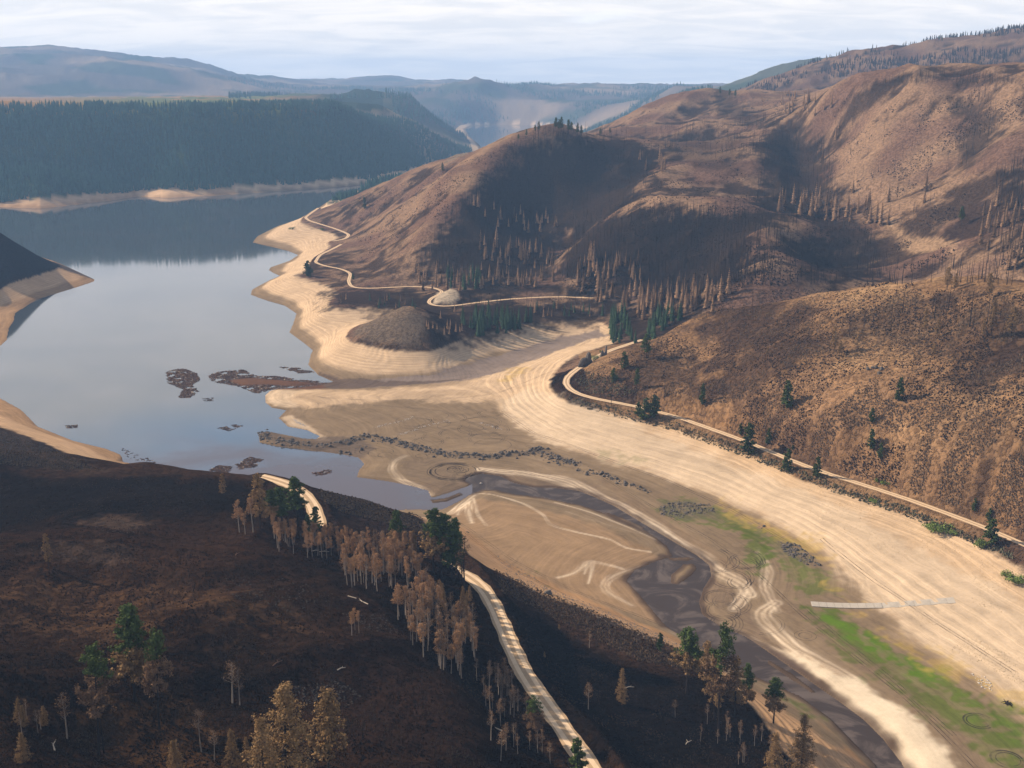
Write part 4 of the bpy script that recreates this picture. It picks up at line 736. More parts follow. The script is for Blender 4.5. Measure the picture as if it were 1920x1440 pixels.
def stuff(name, kinds_, P, hs, mats_, label, group=None, rz=None):
    """one mesh made of many copies of a few templates (V, F, material index)"""
    allV, allF, allM, o_ = [], [], [], 0; which = rng.randint(0, len(kinds_), len(P)); ang = rng.rand(len(P)) * 6.283
    for k_, (V, F, mi) in enumerate(kinds_):
        s = np.nonzero(which == k_)[0]
        if not len(s): continue
        c, sn_ = np.cos(ang[s])[:, None], np.sin(ang[s])[:, None]; h = hs[s][:, None]
        W = np.stack([(V[None, :, 0] * c - V[None, :, 1] * sn_) * h + P[s, 0:1], (V[None, :, 0] * sn_ + V[None, :, 1] * c) * h + P[s, 1:2], V[None, :, 2] * h + P[s, 2:3]], -1).reshape(-1, 3)
        allV.append(W); allF.append((F[None] + (np.arange(len(s)) * len(V))[:, None, None] + o_).reshape(-1, 3)); allM.append(np.tile(np.broadcast_to(mi, (len(F),)), len(s))); o_ += len(W)
    return link(name, mesh(name, np.concatenate(allV), np.concatenate(allF), mats_, np.concatenate(allM)), None, label, None, group, 'stuff')

# --- low brush and stones
def tuft(seed, n=5):
    rs = np.random.RandomState(seed); V = []
    for i in range(n):
        a = rs.rand() * 6.28; r = rs.uniform(.2, .6); h = rs.uniform(.35, .9); c, s = math.cos(a), math.sin(a); V += [(c * r - s * .4, s * r + c * .4, -.1), (c * r + s * .4, s * r - c * .4, -.1), (c * r * .7, s * r * .7, h)]
    return np.array(V), np.arange(3 * n).reshape(-1, 3), 0
TF = [tuft(i) for i in range(6)]; RK = [(*rock(900 + i, .7, 1), 0) for i in range(6)]
near_pl = [(-60,905),(330,893),(480,900),(600,912),(700,945),(790,972),(880,1050),(1000,1115),(1290,1230),(1380,1330),(1500,1440),(1500,1520),(-60,1520)]
P = scatter(near_pl, 62000); q = pn(P[:, 0] / 14, P[:, 1] / 14, 77) + .5 * pn(P[:, 0] / 50, P[:, 1] / 50, 78); A_ = P[q > -.05]; B_ = P[q <= -.12]
stuff('charred_brush', TF, A_, .25 + .45 * rng.rand(len(A_)) ** 2, [MTUFT], 'charred low brush covering the near hillside', 'burnt ground cover')
stuff('dry_brush', TF, B_, .22 + .4 * rng.rand(len(B_)) ** 2, [plain('scorched_grass', (.060, .042, .028), .95, .9, .12)], 'dry brown brush tufts between the charred patches of the near hillside', 'burnt ground cover')
P = scatter([(600,905),(700,940),(790,968),(800,1000),(700,975),(640,960),(600,935)], 2200); P2 = scatter([(925,1065),(1010,1105),(1150,1160),(1290,1225),(1330,1260),(1200,1240),(1060,1170),(940,1110)], 3500); P3_ = scatter([(-40,795),(80,835),(190,882),(100,880),(-40,866)], 2200)
P = np.concatenate([P, P2, P3_]); stuff('dry_brush', TF, P, .5 + .7 * rng.rand(len(P)) ** 2, [MTUFTB], 'reddish dry brush on the slopes above the near beach', 'dry brush above the beach')
east_pl = [(1100,690),(1210,640),(1330,575),(1400,545),(1550,541),(1750,543),(1960,552),(1960,1010),(1800,965),(1600,900),(1400,828),(1250,770),(1080,735)]
P = scatter(east_pl, 38000); q = pn(P[:, 0] / 22, P[:, 1] / 22, 79); A_ = P[q + .8 * pn(P[:, 0] / 70, P[:, 1] / 70, 85) > .06]
stuff('charred_brush', TF, A_, .4 + .8 * rng.rand(len(A_)) ** 2, [MTUFT], 'charred brush tufts dotting the brown hillside above the east road', 'brush on the east hillside')
B_ = P[q <= -.1]; stuff('dry_brush', TF, B_, .5 + .8 * rng.rand(len(B_)) ** 2, [MTUFTB], 'dry brown brush tufts on the hillside above the east road', 'brush on the east hillside')
mt_pl = [(640,385),(760,338),(850,312),(1000,250),(1150,252),(1160,240),(1260,185),(1330,172),(1500,195),(1600,168),(1960,155),(1960,545),(1400,535),(1300,590),(1140,600),(860,560),(660,530),(680,470)]
P = scatter(mt_pl, 42000, far=2700); P = P[pn(P[:, 0] / 70, P[:, 1] / 70, 80) + .6 * pn(P[:, 0] / 22, P[:, 1] / 22, 81) + .7 * pn(P[:, 0] / 260, P[:, 1] / 260, 86) > .15]; stuff('charred_brush', TF, P, .7 + 1.3 * rng.rand(len(P)) ** 2, [MTUFT], 'charred brush on the burned mountain', 'brush on the burned mountain')
P = np.concatenate([scatter([(1065,745),(1250,785),(1400,840),(1560,905),(1700,950),(1900,1035),(1900,1050),(1690,965),(1550,918),(1380,850),(1250,805),(1090,765)], 1800, road=5), scatter([(1070,690),(1120,700),(1200,735),(1150,745),(1085,730)], 400)])
stuff('roadside_brush', TF, P, .6 + 1.2 * rng.rand(len(P)) ** 2, [plain('sage_brush', (.11, .10, .06), .95, .8, .2)], 'olive sage tufts on the bank below the east road', 'brush below the east road')
P = scatter([(1010,1095),(1150,1150),(1260,1200),(1300,1225),(1200,1195),(1060,1130)], 700); P = np.concatenate([P, scatter([(930,1040),(990,1075),(1030,1105),(1000,1110),(950,1080)], 300)])
stuff('scree', RK, P, .2 + .4 * rng.rand(len(P)) ** 3, [plain('beach_stone', (.20, .155, .12), .9, .6, .8)], 'loose stones along the top of the near beach', 'stones above the near beach')
P = np.concatenate([scatter([(515,1390 - 100),(640,1275),(680,1310),(640,1330),(520,1310)], 420), scatter([(640,1150),(720,1150),(750,1190),(680,1180)], 220), scatter([(400,1080),(560,1085),(640,1120),(540,1150),(440,1120)], 260), scatter([(180,975),(280,980),(270,1000),(180,1000)], 120)])
stuff('scree', RK, P, .15 + .35 * rng.rand(len(P)) ** 2, [plain('hill_stone', (.055, .045, .038), .95, .6, .8)], 'scree patches lying on the near hillside', 'stones on the near hillside')
P = np.concatenate([scatter([(1430,880),(1700,970),(1925,1090),(1925,1190),(1700,1060),(1500,960),(1380,900)], 2600, road=8), scatter([(1680,1130),(1925,1240),(1925,1290),(1760,1210)], 700)]); P = P[pn(P[:, 0] / 26, P[:, 1] / 26, 83) > -.05]
stuff('dry_grass', TF, P, .16 + .2 * rng.rand(len(P)), [plain('dry_grass', (.40, .31, .17), .95, .6, .3)], 'sparse yellow grass tufts on the pale dry sand', 'dry grass on the sand')
# --- lava boulders on the lakebed
def along(pl, n, spread):
    Pw = dens(np.concatenate([hits(pl)[:, :2], np.zeros((len(pl), 1))], 1), 2.); k_ = rng.randint(0, len(Pw), n); Q = Pw[k_].copy(); Q[:, :2] += rng.randn(n, 2) * spread; return np.stack([Q[:, 0], Q[:, 1], zat(Q[:, 0], Q[:, 1])], 1)
ridge = [(488,810),(500,822),(540,830),(590,836),(620,832),(650,826),(680,816),(700,818),(730,825),(770,833),(800,842),(840,850),(880,852),(910,855),(940,850),(980,848),(1010,842),(1015,850),(1050,862),(1080,868)]
PB = np.concatenate([along(ridge, 1500, 3.0), along([(640,850),(665,848),(690,836)], 50, 2.5), along([(1080,880),(1130,888),(1165,905),(1200,915),(1215,922)], 170, 1.5)])
PB2 = np.concatenate([scatter([(1232,950),(1270,940),(1330,945),(1342,962),(1290,966),(1270,975),(1240,965)], 420), scatter([(1458,1015),(1490,1018),(1520,1040),(1543,1062),(1510,1058),(1475,1040)], 320), scatter([(1422,982),(1436,982),(1436,992),(1424,992)], 8)])
PA = np.concatenate([PB, PB2]); hs = np.concatenate([.35 + 1.15 * rng.rand(len(PB)) ** 3, .3 + .75 * rng.rand(len(PB2)) ** 3]); order = np.argsort(-hs / np.hypot(PA[:, 0], PA[:, 1])); isr = np.arange(len(PA)) < len(PB)
for n_i, i in enumerate(order[:290]):
    u_lab = ('dark lava boulder in the long rock ridge crossing the lakebed', 'boulders of the rock ridge') if isr[i] else ('grey boulder in a rock patch among green growth on the lakebed', 'boulders of the lakebed rock patches')
    link('boulder', tmpl('rock', int(i) % 6)[0][1], None, u_lab[0], 'boulder', u_lab[1], None, (PA[i, 0], PA[i, 1], PA[i, 2] + hs[i] * .15), rng.rand() * 6, (hs[i] * rng.uniform(.8, 1.3), hs[i] * rng.uniform(.8, 1.2), hs[i] * rng.uniform(.8, 1.5)))
rest = order[290:]; stuff('rocks', RK, PA[rest], hs[rest], [MROCK], 'smaller lava rocks filling the ridges and patches of the lakebed', 'small rocks of the lakebed')
P = np.concatenate([along([(700,803),(725,796),(750,790),(775,782)], 60, .8), along([(752,815),(780,805),(820,793),(840,789)], 70, 1.2), along([(900,793),(925,800),(945,806)], 40, 1.), scatter([(1820,1262),(1850,1268),(1870,1300),(1840,1290)], 60), scatter([(505,745),(525,775),(560,790),(610,823),(600,827),(540,798),(500,760)], 90)])
stuff('stones', RK, P, .25 + .45 * rng.rand(len(P)) ** 2, [MROCKP], 'pale stones in short rows on the brown lakebed', 'pale stones')
p = hit([1028], [1113])[0]; link('boulder', tmpl('rock', 2)[0][1], None, 'large lone black boulder at the upper edge of the near beach', 'boulder', None, None, p + [0, 0, .6], 1., (3.0, 2.2, 2.4))
p = hit([877], [998])[0]; link('boulder', tmpl('rock', 3)[0][1], None, 'small dark oblong rock on the orange beach beside the mudflat', 'boulder', None, None, p + [0, 0, .1], -.7, (1.4, .5, .7))
p = hit([902], [907])[0]; link('boulder', tmpl('palerock', 3)[0][1], None, 'white rock standing in the bend of the dark stream', 'boulder', None, None, (p[0], p[1], .3), -.7, (1.0, .8, .8))
# --- rock crags above the bend of the east road
def crag(u, v, spires, label):
    p = hit([u], [v])[0]; root = link('rock_crag', None, None, label, 'rock', None, None, (p[0], p[1], float(zat(p[0], p[1])) - .5))
    for i, (dx, dy, w1, w2, h, tx) in enumerate(spires):
        V, F = rock(850 + i + int(u), 1., 2); V = V * [w1, w2, h]; V[:, 0] += V[:, 2] * tx + dx; V[:, 1] += dy; V[:, 2] += h * .55; link('spire', mesh('spire', V, F, [MROCK]), root)
crag(1098, 687, [(-2, 0, 4.2, 3.5, 6.0, .12), (2.2, 1, 3.2, 3, 8.5, .05), (-4.5, -1, 2.6, 2.2, 3.2, .2), (4.6, 1.5, 2.0, 2.2, 4.2, -.1)], 'broad dark rock crag leaning beside the east road bend')
crag(1129, 668, [(0, 0, 1.7, 2.0, 4.5, .2), (3.4, .6, 1.3, 1.7, 7.5, .08), (1.8, 0, 1.6, 1.6, 3.0, 0)], 'narrow twin rock spires behind the yellow bush')
p = hit([1117], [675])[0]; put('willow', 'bush', p, 6.5, 'yellow green bush growing between the two rock crags', 'bush', None, 1)
P = scatter([(1625,690),(1655,688),(1650,712),(1630,705)], 9); 
for i, p in enumerate(P[:7]): link('outcrop_rock', tmpl('rock', i % 6)[0][1], None, 'grey rock jutting from the brown hillside above the east road', 'rock', 'outcrop rocks on the east hillside', None, p + [0, 0, .4], i, (1.6, 1.3, rng.uniform(1.2, 2.6)))
# --- driftwood rafts on the water
def raft(pl, n, label, big=1., rough=.16):
    Pw = np.array([at_z(a, b, 0.) for a, b in pl]); lo, hi = Pw.min(0), Pw.max(0); V, F, M_ = [], [], []; k_ = 0
    cx, cy = Pw[:, 0].mean(), Pw[:, 1].mean(); m_ = 0
    while k_ < n and m_ < n * 30:
        m_ += 1; x, y = rng.uniform(lo[0], hi[0]), rng.uniform(lo[1], hi[1])
        if not inpoly(np.array([x]), np.array([y]), [tuple(q[:2]) for q in Pw])[0] or pn(np.array([x / 9.]), np.array([y / 9.]), 91)[0] < -.33: continue
        l = rng.uniform(.6, 2.6) * big; a = rng.rand() * 3.14; r = rng.uniform(.12, .45) * big; c, s = math.cos(a), math.sin(a); z = rng.uniform(.02, rough)
        q = [(x - c * l, y - s * l, -.1), (x + s * r, y - c * r, -.1), (x + c * l, y + s * l, -.1), (x - s * r, y + c * r, -.1), (x - c * l * .7, y - s * l * .7, z + .12), (x + c * l * .7, y + s * l * .7, z + .12 + rng.rand() * .2)]; b = len(V); V += q
        F += [(b, b + 1, b + 4), (b + 1, b + 5, b + 4), (b + 1, b + 2, b + 5), (b + 2, b + 3, b + 5), (b + 3, b + 4, b + 5), (b + 3, b, b + 4)]; M_ += [1 if rng.rand() < .06 else 0] * 6; k_ += 1
    link('driftwood', mesh('driftwood', np.array(V), np.array(F), [MDRIFT, MDRIFTP], np.array(M_)), None, label, None, None, 'stuff')
raft([(313,697),(340,690),(368,700),(375,712),(360,722),(372,735),(350,748),(335,745),(345,730),(315,718)], 2600, 'dense brown driftwood mat floating alone in the middle of the lake', .9)
raft([(390,705),(410,697),(455,693),(480,705),(520,705),(560,712),(600,715),(640,722),(600,726),(520,728),(480,738),(450,725),(400,716)], 4200, 'long driftwood and mud debris field at the creek mouth', .9)
raft([(525,688),(560,690),(590,698),(560,700)], 420, 'thin driftwood line close to the sandy knob', .9)
raft([(392,882),(410,873),(435,875),(425,888),(400,893)], 420, 'small driftwood raft lying behind the crest of the near hillside', .7); raft([(440,868),(470,857),(492,862),(478,876),(450,880)], 520, 'rust coloured driftwood raft with pale logs beside the near shore', .7)
raft([(408,803),(440,796),(455,799),(430,808)], 130, 'little driftwood clump in open water west of the rock spit', .7); raft([(585,887),(620,880),(622,886),(595,893)], 120, 'sliver of driftwood drifting above the looping road', .7); raft([(122,798),(145,796),(148,802),(128,803)], 80, 'tiny driftwood patch near the left shore', .7)
raft([(380,748),(400,746),(400,752),(384,752)], 40, 'tiny driftwood patch below the large floating mat', .7); raft([(225,838),(250,850),(300,868),(340,880),(330,884),(240,858)], 90, 'scattered floating sticks along the near left shore', .6)
for i, (u, v, l, a_, lab) in enumerate([(445, 1040, 3.5, 1.3, 'short white log lying on the dark slope under the grove'), (604, 1036, 6, .2, 'long bleached log at the foot of the orange aspens'), (590, 1034, 4, .5, 'thin bleached stick left of the long log'), (681, 1128, 6, 2.3, 'crooked white log below the aspens'), (1290, 1395, 5, .9, 'pale fallen trunk in the black thicket'), (660, 1120, 4, 2.6, 'grey fallen trunk leaning in the burnt hollow'), (104, 1398, 5, 1.9, 'white forked branch at the bottom left'), (640, 1255, 3, .6, 'small pale stick among the stones'), (520, 1245, 4, 1.0, 'dark fallen trunk in the middle of the slope'), (930, 1365, 5, 2.4, 'grey log in the ditch left of the road'), (350, 1130, 4, .3, 'brown fallen stem on the rusty grass'), (1180, 1290, 4, .2, 'thin fallen stem on the black slope right of the road')]):
    p = hit([u], [v])[0]; o_ = link('fallen_log', mesh('fallen_log', *cat([tube([(-l / 2, 0, .15), (0, .1 * l, .35), (l / 2, 0, .2)], [.22, .17, .08], 6), tube([(.1 * l, .08 * l, .3), (.3 * l, .3 * l, .5)], [.09, .04], 4)]), [MDRIFT if 'dark' in lab or 'brown' in lab else MDRIFTP]), None, lab, 'log', None, None, p, a_)
# --- boat ramp
a, b = hit([1521], [1133])[0], hit([1790], [1125])[0]; d = b - a; ln = np.linalg.norm(d[:2]); un = d[:2] / ln; nv = np.array([-un[1], un[0]])
MC = plain('concrete', (.37, .32, .26), .9, .4, .6); ramp_o = link('boat_ramp', None, None, 'long straight concrete boat ramp stranded across the dry lakebed', 'boat ramp'); ns = 18
for i in range(ns):
    q = [a[:2] + un * (ln * (i + f) / ns) + nv * s for f, s in ((.015, -2.6), (.985, -2.6), (.985, 2.6), (.015, 2.6))]; zt = [max(float(zat(*p_)) + (.32 if i < 9 else .10), 0) for p_ in q]
    V = [(p_[0], p_[1], z_) for p_, z_ in zip(q, zt)] + [(p_[0], p_[1], z_ - .8) for p_, z_ in zip(q, zt)]; link('slab', mesh('slab', np.array(V), np.array([(0, 1, 2, 3), (7, 6, 5, 4), (0, 4, 5, 1), (1, 5, 6, 2), (2, 6, 7, 3), (3, 7, 4, 0)]), [MC]), ramp_o)
# --- stranded stump
p = hit([1888], [1320])[0]; st = link('tree_stump', None, None, 'black stranded stump with splayed roots beside the green strip', 'tree stump', None, None, (p[0], p[1], float(zat(p[0], p[1])))); link('stump', mesh('stump', *tube([(0, 0, -.2), (.1, 0, .7), (.2, .1, 1.3)], [.75, .55, .4], 8), [MBARK]), st)
for i in range(7): an = i * .9; link('root', mesh('root', *tube([(0, 0, .5), (math.cos(an) * 1.2, math.sin(an) * 1.2, .6 + .3 * (i % 2)), (math.cos(an) * 2.3, math.sin(an) * 2.3, .1 + .5 * (i % 3))], [.3, .18, .06], 5), [MBARK]), st)
# --- wheel tracks on the mud
def track_material():
    m = bpy.data.materials.new('wheel_track'); nt, _, L = nodes(m); o = N(nt, 'ShaderNodeOutputMaterial'); b = N(nt, 'ShaderNodeBsdfDiffuse'); b.inputs[0].default_value = (.060, .047, .038, 1); t = N(nt, 'ShaderNodeBsdfTransparent'); x = N(nt, 'ShaderNodeMixShader'); g = N(nt, 'ShaderNodeNewGeometry')
    L.new(ramp(nt, noise(nt, g.outputs['Position'], .12, 4, .7), (.35, .65, .1, .75)), x.inputs[0]); L.new(t.outputs[0], x.inputs[1]); L.new(b.outputs[0], x.inputs[2]); L.new(x.outputs[0], o.inputs[0]); return m
MT = track_material(); TV, TFc = [], []
def track(Pw, wd=.55, pair=1.9):
    Pw = np.asarray(Pw); t = np.gradient(Pw, axis=0); t /= np.linalg.norm(t, axis=1)[:, None] + 1e-9; nn = np.stack([-t[:, 1], t[:, 0]], 1)
    for off_ in ((-pair / 2, pair / 2) if pair else (0,)):
        b = len(TV); e = [Pw + nn * (off_ + s * wd / 2) for s in (-1, 1)]; z = [zat(q[:, 0], q[:, 1]) + .12 for q in e]
        for i in range(len(Pw)): TV.extend([(e[0][i, 0], e[0][i, 1], z[0][i]), (e[1][i, 0], e[1][i, 1], z[1][i])])
        TFc.extend([(b + 2 * i, b + 2 * i + 1, b + 2 * i + 3, b + 2 * i + 2) for i in range(len(Pw) - 1)])
def circle(u, v, r, a0=0, a1=6.283, ex=1., wd=.5, pair=0, n=48):
    c = hit([u], [v])[0]; a = np.linspace(a0, a1, n); track(np.stack([c[0] + r * np.cos(a), c[1] + r * ex * np.sin(a)], 1), wd, pair)
for r, wd in ((16.5, .9), (15.6, .8), (14.6, 1.2), (13.4, .7), (12.2, .5), (17.8, .5)): circle(850 + rng.uniform(-3, 3), 884 + rng.uniform(-1, 1), r, rng.rand() * 2, 5.4 + rng.rand() * 3, 1.0, wd, 0, 64)
for i in range(9): circle(850 + rng.uniform(-16, 16), 884 + rng.uniform(-6, 6), rng.uniform(3, 6.5), rng.rand() * 6, 8 + rng.rand() * 3, 1, .4, 0, 30)
for u, v, r in ((790, 855, 4), (722, 853, 5), (714, 848, 9), (690, 846, 6)): circle(u, v, r, 0, 5, 1, .5, 0, 30)
for i in range(26): circle(rng.uniform(760, 950), rng.uniform(772, 836), rng.uniform(5, 16), rng.rand() * 6, 7 + rng.rand() * 2.5, 1, .35, 1.6 if i % 2 else 0, 26)
for i in range(10): circle(rng.uniform(1330, 1400), rng.uniform(1030, 1110), rng.uniform(5, 11), rng.rand() * 6, 7 + rng.rand() * 2, 1.3, .35, 1.7, 24)
for i in range(8): circle(rng.uniform(1320, 1440), rng.uniform(1120, 1170), rng.uniform(4, 9), rng.rand() * 6, 7 + rng.rand() * 2, 1.2, .3, 1.5, 24)
circle(1834, 1352, 5.6, .3, 5.3, 1, .7, 0); circle(1834, 1352, 4.4, .6, 5.6, 1, .5, 0); circle(1888, 1424, 5.8, 0, 6.2, 1, .8, 0); circle(1890, 1424, 4.4, 0, 6.2, 1, .5, 0); circle(1510, 1192, 3, 0, 6.2, 1, .3, 0); circle(1510, 1192, 5, 0, 6.2, 1, .3, 0)
for pl in ([(1130,895),(1240,960),(1330,1010),(1420,1075),(1500,1150),(1600,1230),(1700,1310),(1830,1440)], [(940,772),(1000,812),(1110,850),(1250,900),(1380,960),(1500,1030)], [(700,760),(830,770),(900,800),(1000,840)], [(1500,1130),(1580,1200),(1680,1280),(1790,1380)], [(860,980),(960,1050),(1100,1118),(1260,1180),(1330,1215)], [(850,982),(950,1060),(1090,1128),(1240,1190)], [(600,745),(720,752),(830,748),(940,735),(1050,690)], [(1540,1010),(1640,1090),(1760,1170),(1900,1260)]):
    w_ = hits(pl); track(smooth(dens(w_[:, :2], 3.), 4), .35, 1.7)
link('wheel_tracks', mesh('wheel_tracks', np.array(TV), np.array(TFc), [MT]), kind='structure')
print('rocks', time.time() - T0)
# ------------------------------------------------------------------ trees: the ones one can point at
GP, YP, CT_ = 'green pines by the east road', 'pines on the brown hillside', 'pine tree'
for k_, u, vb, vt, lab, va, wd in [
  ('smallpine', 1403, 853, 796, 'tallest dark green pine below the east road, a shrub at its foot', 0, 1.0), ('smallpine', 1475, 886, 843, 'cone shaped dark green pine just below the east road', 1, .9), ('smallpine', 1531, 894, 858, 'green pine right of the cone shaped one below the east road', 2, .9),
  ('smallpine', 1210, 788, 748, 'leftmost pine of the dense green clump on the east road verge', 3, 1.2), ('smallpine', 1226, 782, 742, 'tallest pine of the dense green clump on the east road verge', 0, 1.2), ('smallpine', 1197, 780, 754, 'small dark pine at the left foot of the roadside clump', 2, 1.1),
  ('smallpine', 1475, 766, 715, 'round topped green pine alone in the middle of the brown hillside', 1, 1.0), ('smallpine', 1317, 759, 720, 'slim green pine alone left of a scorched one on the hillside', 2, .7), ('smallpine', 1685, 753, 711, 'slim olive pine high on the bare brown hillside', 3, .8),
  ('smallpine', 1635, 793, 766, 'upper small pine of three on the right part of the hillside', 0, .9), ('smallpine', 1633, 842, 806, 'middle small pine of three on the right part of the hillside', 1, .9), ('smallpine', 1650, 859, 832, 'lowest small pine of three on the right part of the hillside', 2, .9),
  ('pine', 1212, 672, 627, 'tall green pine on the skyline edge above the road bend', 0, 1.2), ('smallpine', 1171, 692, 660, 'green pine halfway down the slope from the skyline pine', 1, 1.1), ('smallpine', 1150, 716, 690, 'bushy green pine with a black trunk above the road bend', 3, 1.2), ('pine', 1194, 734, 692, 'slim yellowing pine with a bare trunk above the road bend', 1, .8),
  ('smallpine', 1440, 834, 804, 'small olive pine just above the east road', 3, .8), ('smallpine', 1388, 815, 795, 'small dark pine on the uphill side of the east road', 1, 1.1), ('smallpine', 1486, 843, 834, 'tiny green pine beside the cut bank of the east road', 1, 1.2),
  ('smallpine', 1858, 1022, 978, 'dark pine with a wide crown on the verge at the right edge', 0, 1.2), ('smallpine', 1826, 958, 936, 'small pine on the slope above the right end of the east road', 2, .8), ('smallpine', 1855, 975, 955, 'round dark pine just above the road near the right edge', 3, 1.2), ('pine', 1802, 424, 391, 'single green pine on the bare upper right slope', 2, 1.),
  ('smallpine', 577, 519, 490, 'lone dark green pine on the little terrace beside the lake', 3, 1.3), ('smallpine', 684, 392, 370, 'lone dark tree on the slope above the lake cape', 1, .8), ('smallpine', 662, 524, 512, 'small pine at the inside of the valley road bend', 2, 1.)]:
    tree(k_, 'pine_tree', u, vb, vt, lab, CT_, None, va, wd)
for k_, u, vb, vt, lab, va, wd in [
  ('brownpine', 1563, 660, 614, 'taller scorched tree of the pair high on the brown hillside', 0, .8), ('brownpine', 1574, 668, 640, 'shorter scorched tree of the pair high on the brown hillside', 1, .9), ('snag', 1593, 628, 588, 'thin black dead trunk right of the scorched pair', 0, 1), ('deadpine', 1620, 616, 575, 'thin scorched pine with sparse brown crown near the hill crest', 0, .8), ('snag', 1692, 586, 535, 'black dead trunk standing on the crest of the brown hill', 1, 1.2),
  ('brownpine', 1732, 628, 580, 'scorched pine beside the leaning one under the hill crest', 2, .6), ('brownpine', 1757, 634, 601, 'leaning tan scorched pine under the hill crest', 0, .9), ('snag', 1752, 597, 540, 'left dead trunk of three under the crest', 2, 1), ('snag', 1778, 582, 528, 'middle dead trunk of three under the crest', 3, 1), ('snag', 1818, 612, 545, 'right dead trunk of three under the crest', 4, 1),
  ('brownpine', 1858, 630, 566, 'tall tan scorched pine near the right edge of the hill', 1, .6), ('brownpine', 1843, 634, 600, 'short scorched pine at the foot of the tall tan one', 2, .7), ('brownpine', 1896, 634, 582, 'broad brown scorched pine at the right edge of the hill', 0, 1.1), ('brownpine', 1854, 560, 516, 'scorched pine on the crest at the right', 1, .9), ('brownpine', 1776, 543, 505, 'brown clump of crown on the crest line', 2, 1.2), ('brownpine', 1790, 545, 515, 'smaller brown crown on the crest line', 1, 1.),
  ('deadpine', 1355, 743, 719, 'small thin scorched tree right of the slim green pine', 1, .9), ('deadpine', 1176, 745, 706, 'dead brown tree among green pines above the road bend', 2, .9), ('snag', 1146, 760, 728, 'short black pole at the edge of the east road', 5, 1), ('deadpine', 1410, 575, 540, 'thin dead tree on the left part of the hill crest', 0, .8), ('snag', 1324, 598, 572, 'dead pole on the falling left skyline of the brown hill', 1, 1), ('brownpine', 1439, 669, 652, 'tiny scorched tree in the middle of the hillside', 0, 1), ('brownpine', 1750, 664, 645, 'bushy low scorched tree on the hillside', 1, 1.4), ('brownfir', 1248, 742, 728, 'small brown scorched tree above the roadside clump', 1, .9), ('snag', 1246, 745, 700, 'slim black pole above the roadside clump', 0, 1)]:
    tree(k_, 'dead_tree' if k_ in ('snag', 'deadpine') else 'scorched_pine', u, vb, vt, lab, 'dead tree' if k_ in ('snag', 'deadpine') else 'scorched tree', None, va, wd)
for u, v, h, lab, va, wd in [(1765, 998, 7.5, 'largest round green willow below the east road at the right', 0, 1.5), (1742, 992, 5.0, 'low yellow green willow at the left of the largest one', 1, 1.2), (1785, 1002, 4.0, 'low bright willow in front of the largest one', 2, 1.3), (1838, 1027, 6.5, 'light green willow left of the dark verge pine', 3, 1.), (1905, 1090, 6.5, 'bright willow cut by the right edge', 0, 1.4), (1885, 1080, 4, 'yellowish willow beside the one at the right edge', 2, 1.2), (1637, 941, 3.2, 'small round dark green bush between road and sand', 1, 1.2), (1658, 908, 4., 'yellow green bush at the small rock cut above the road', 2, 1.2), (1645, 903, 3., 'darker bush left of the yellow one at the rock cut', 3, 1.), (548, 430, 6, 'green bush at the top of the pale lake cape', 1, 1.4), (605, 432, 6, 'dark bush beside the road on the lake cape', 3, 1.3), (1127, 660, 2.6, 'small bush behind the rock spires', 0, 1)]:
    p = hit([u], [v])[0]; put('willow', 'willow_bush', p, h, lab, 'bush', None, va, wd)
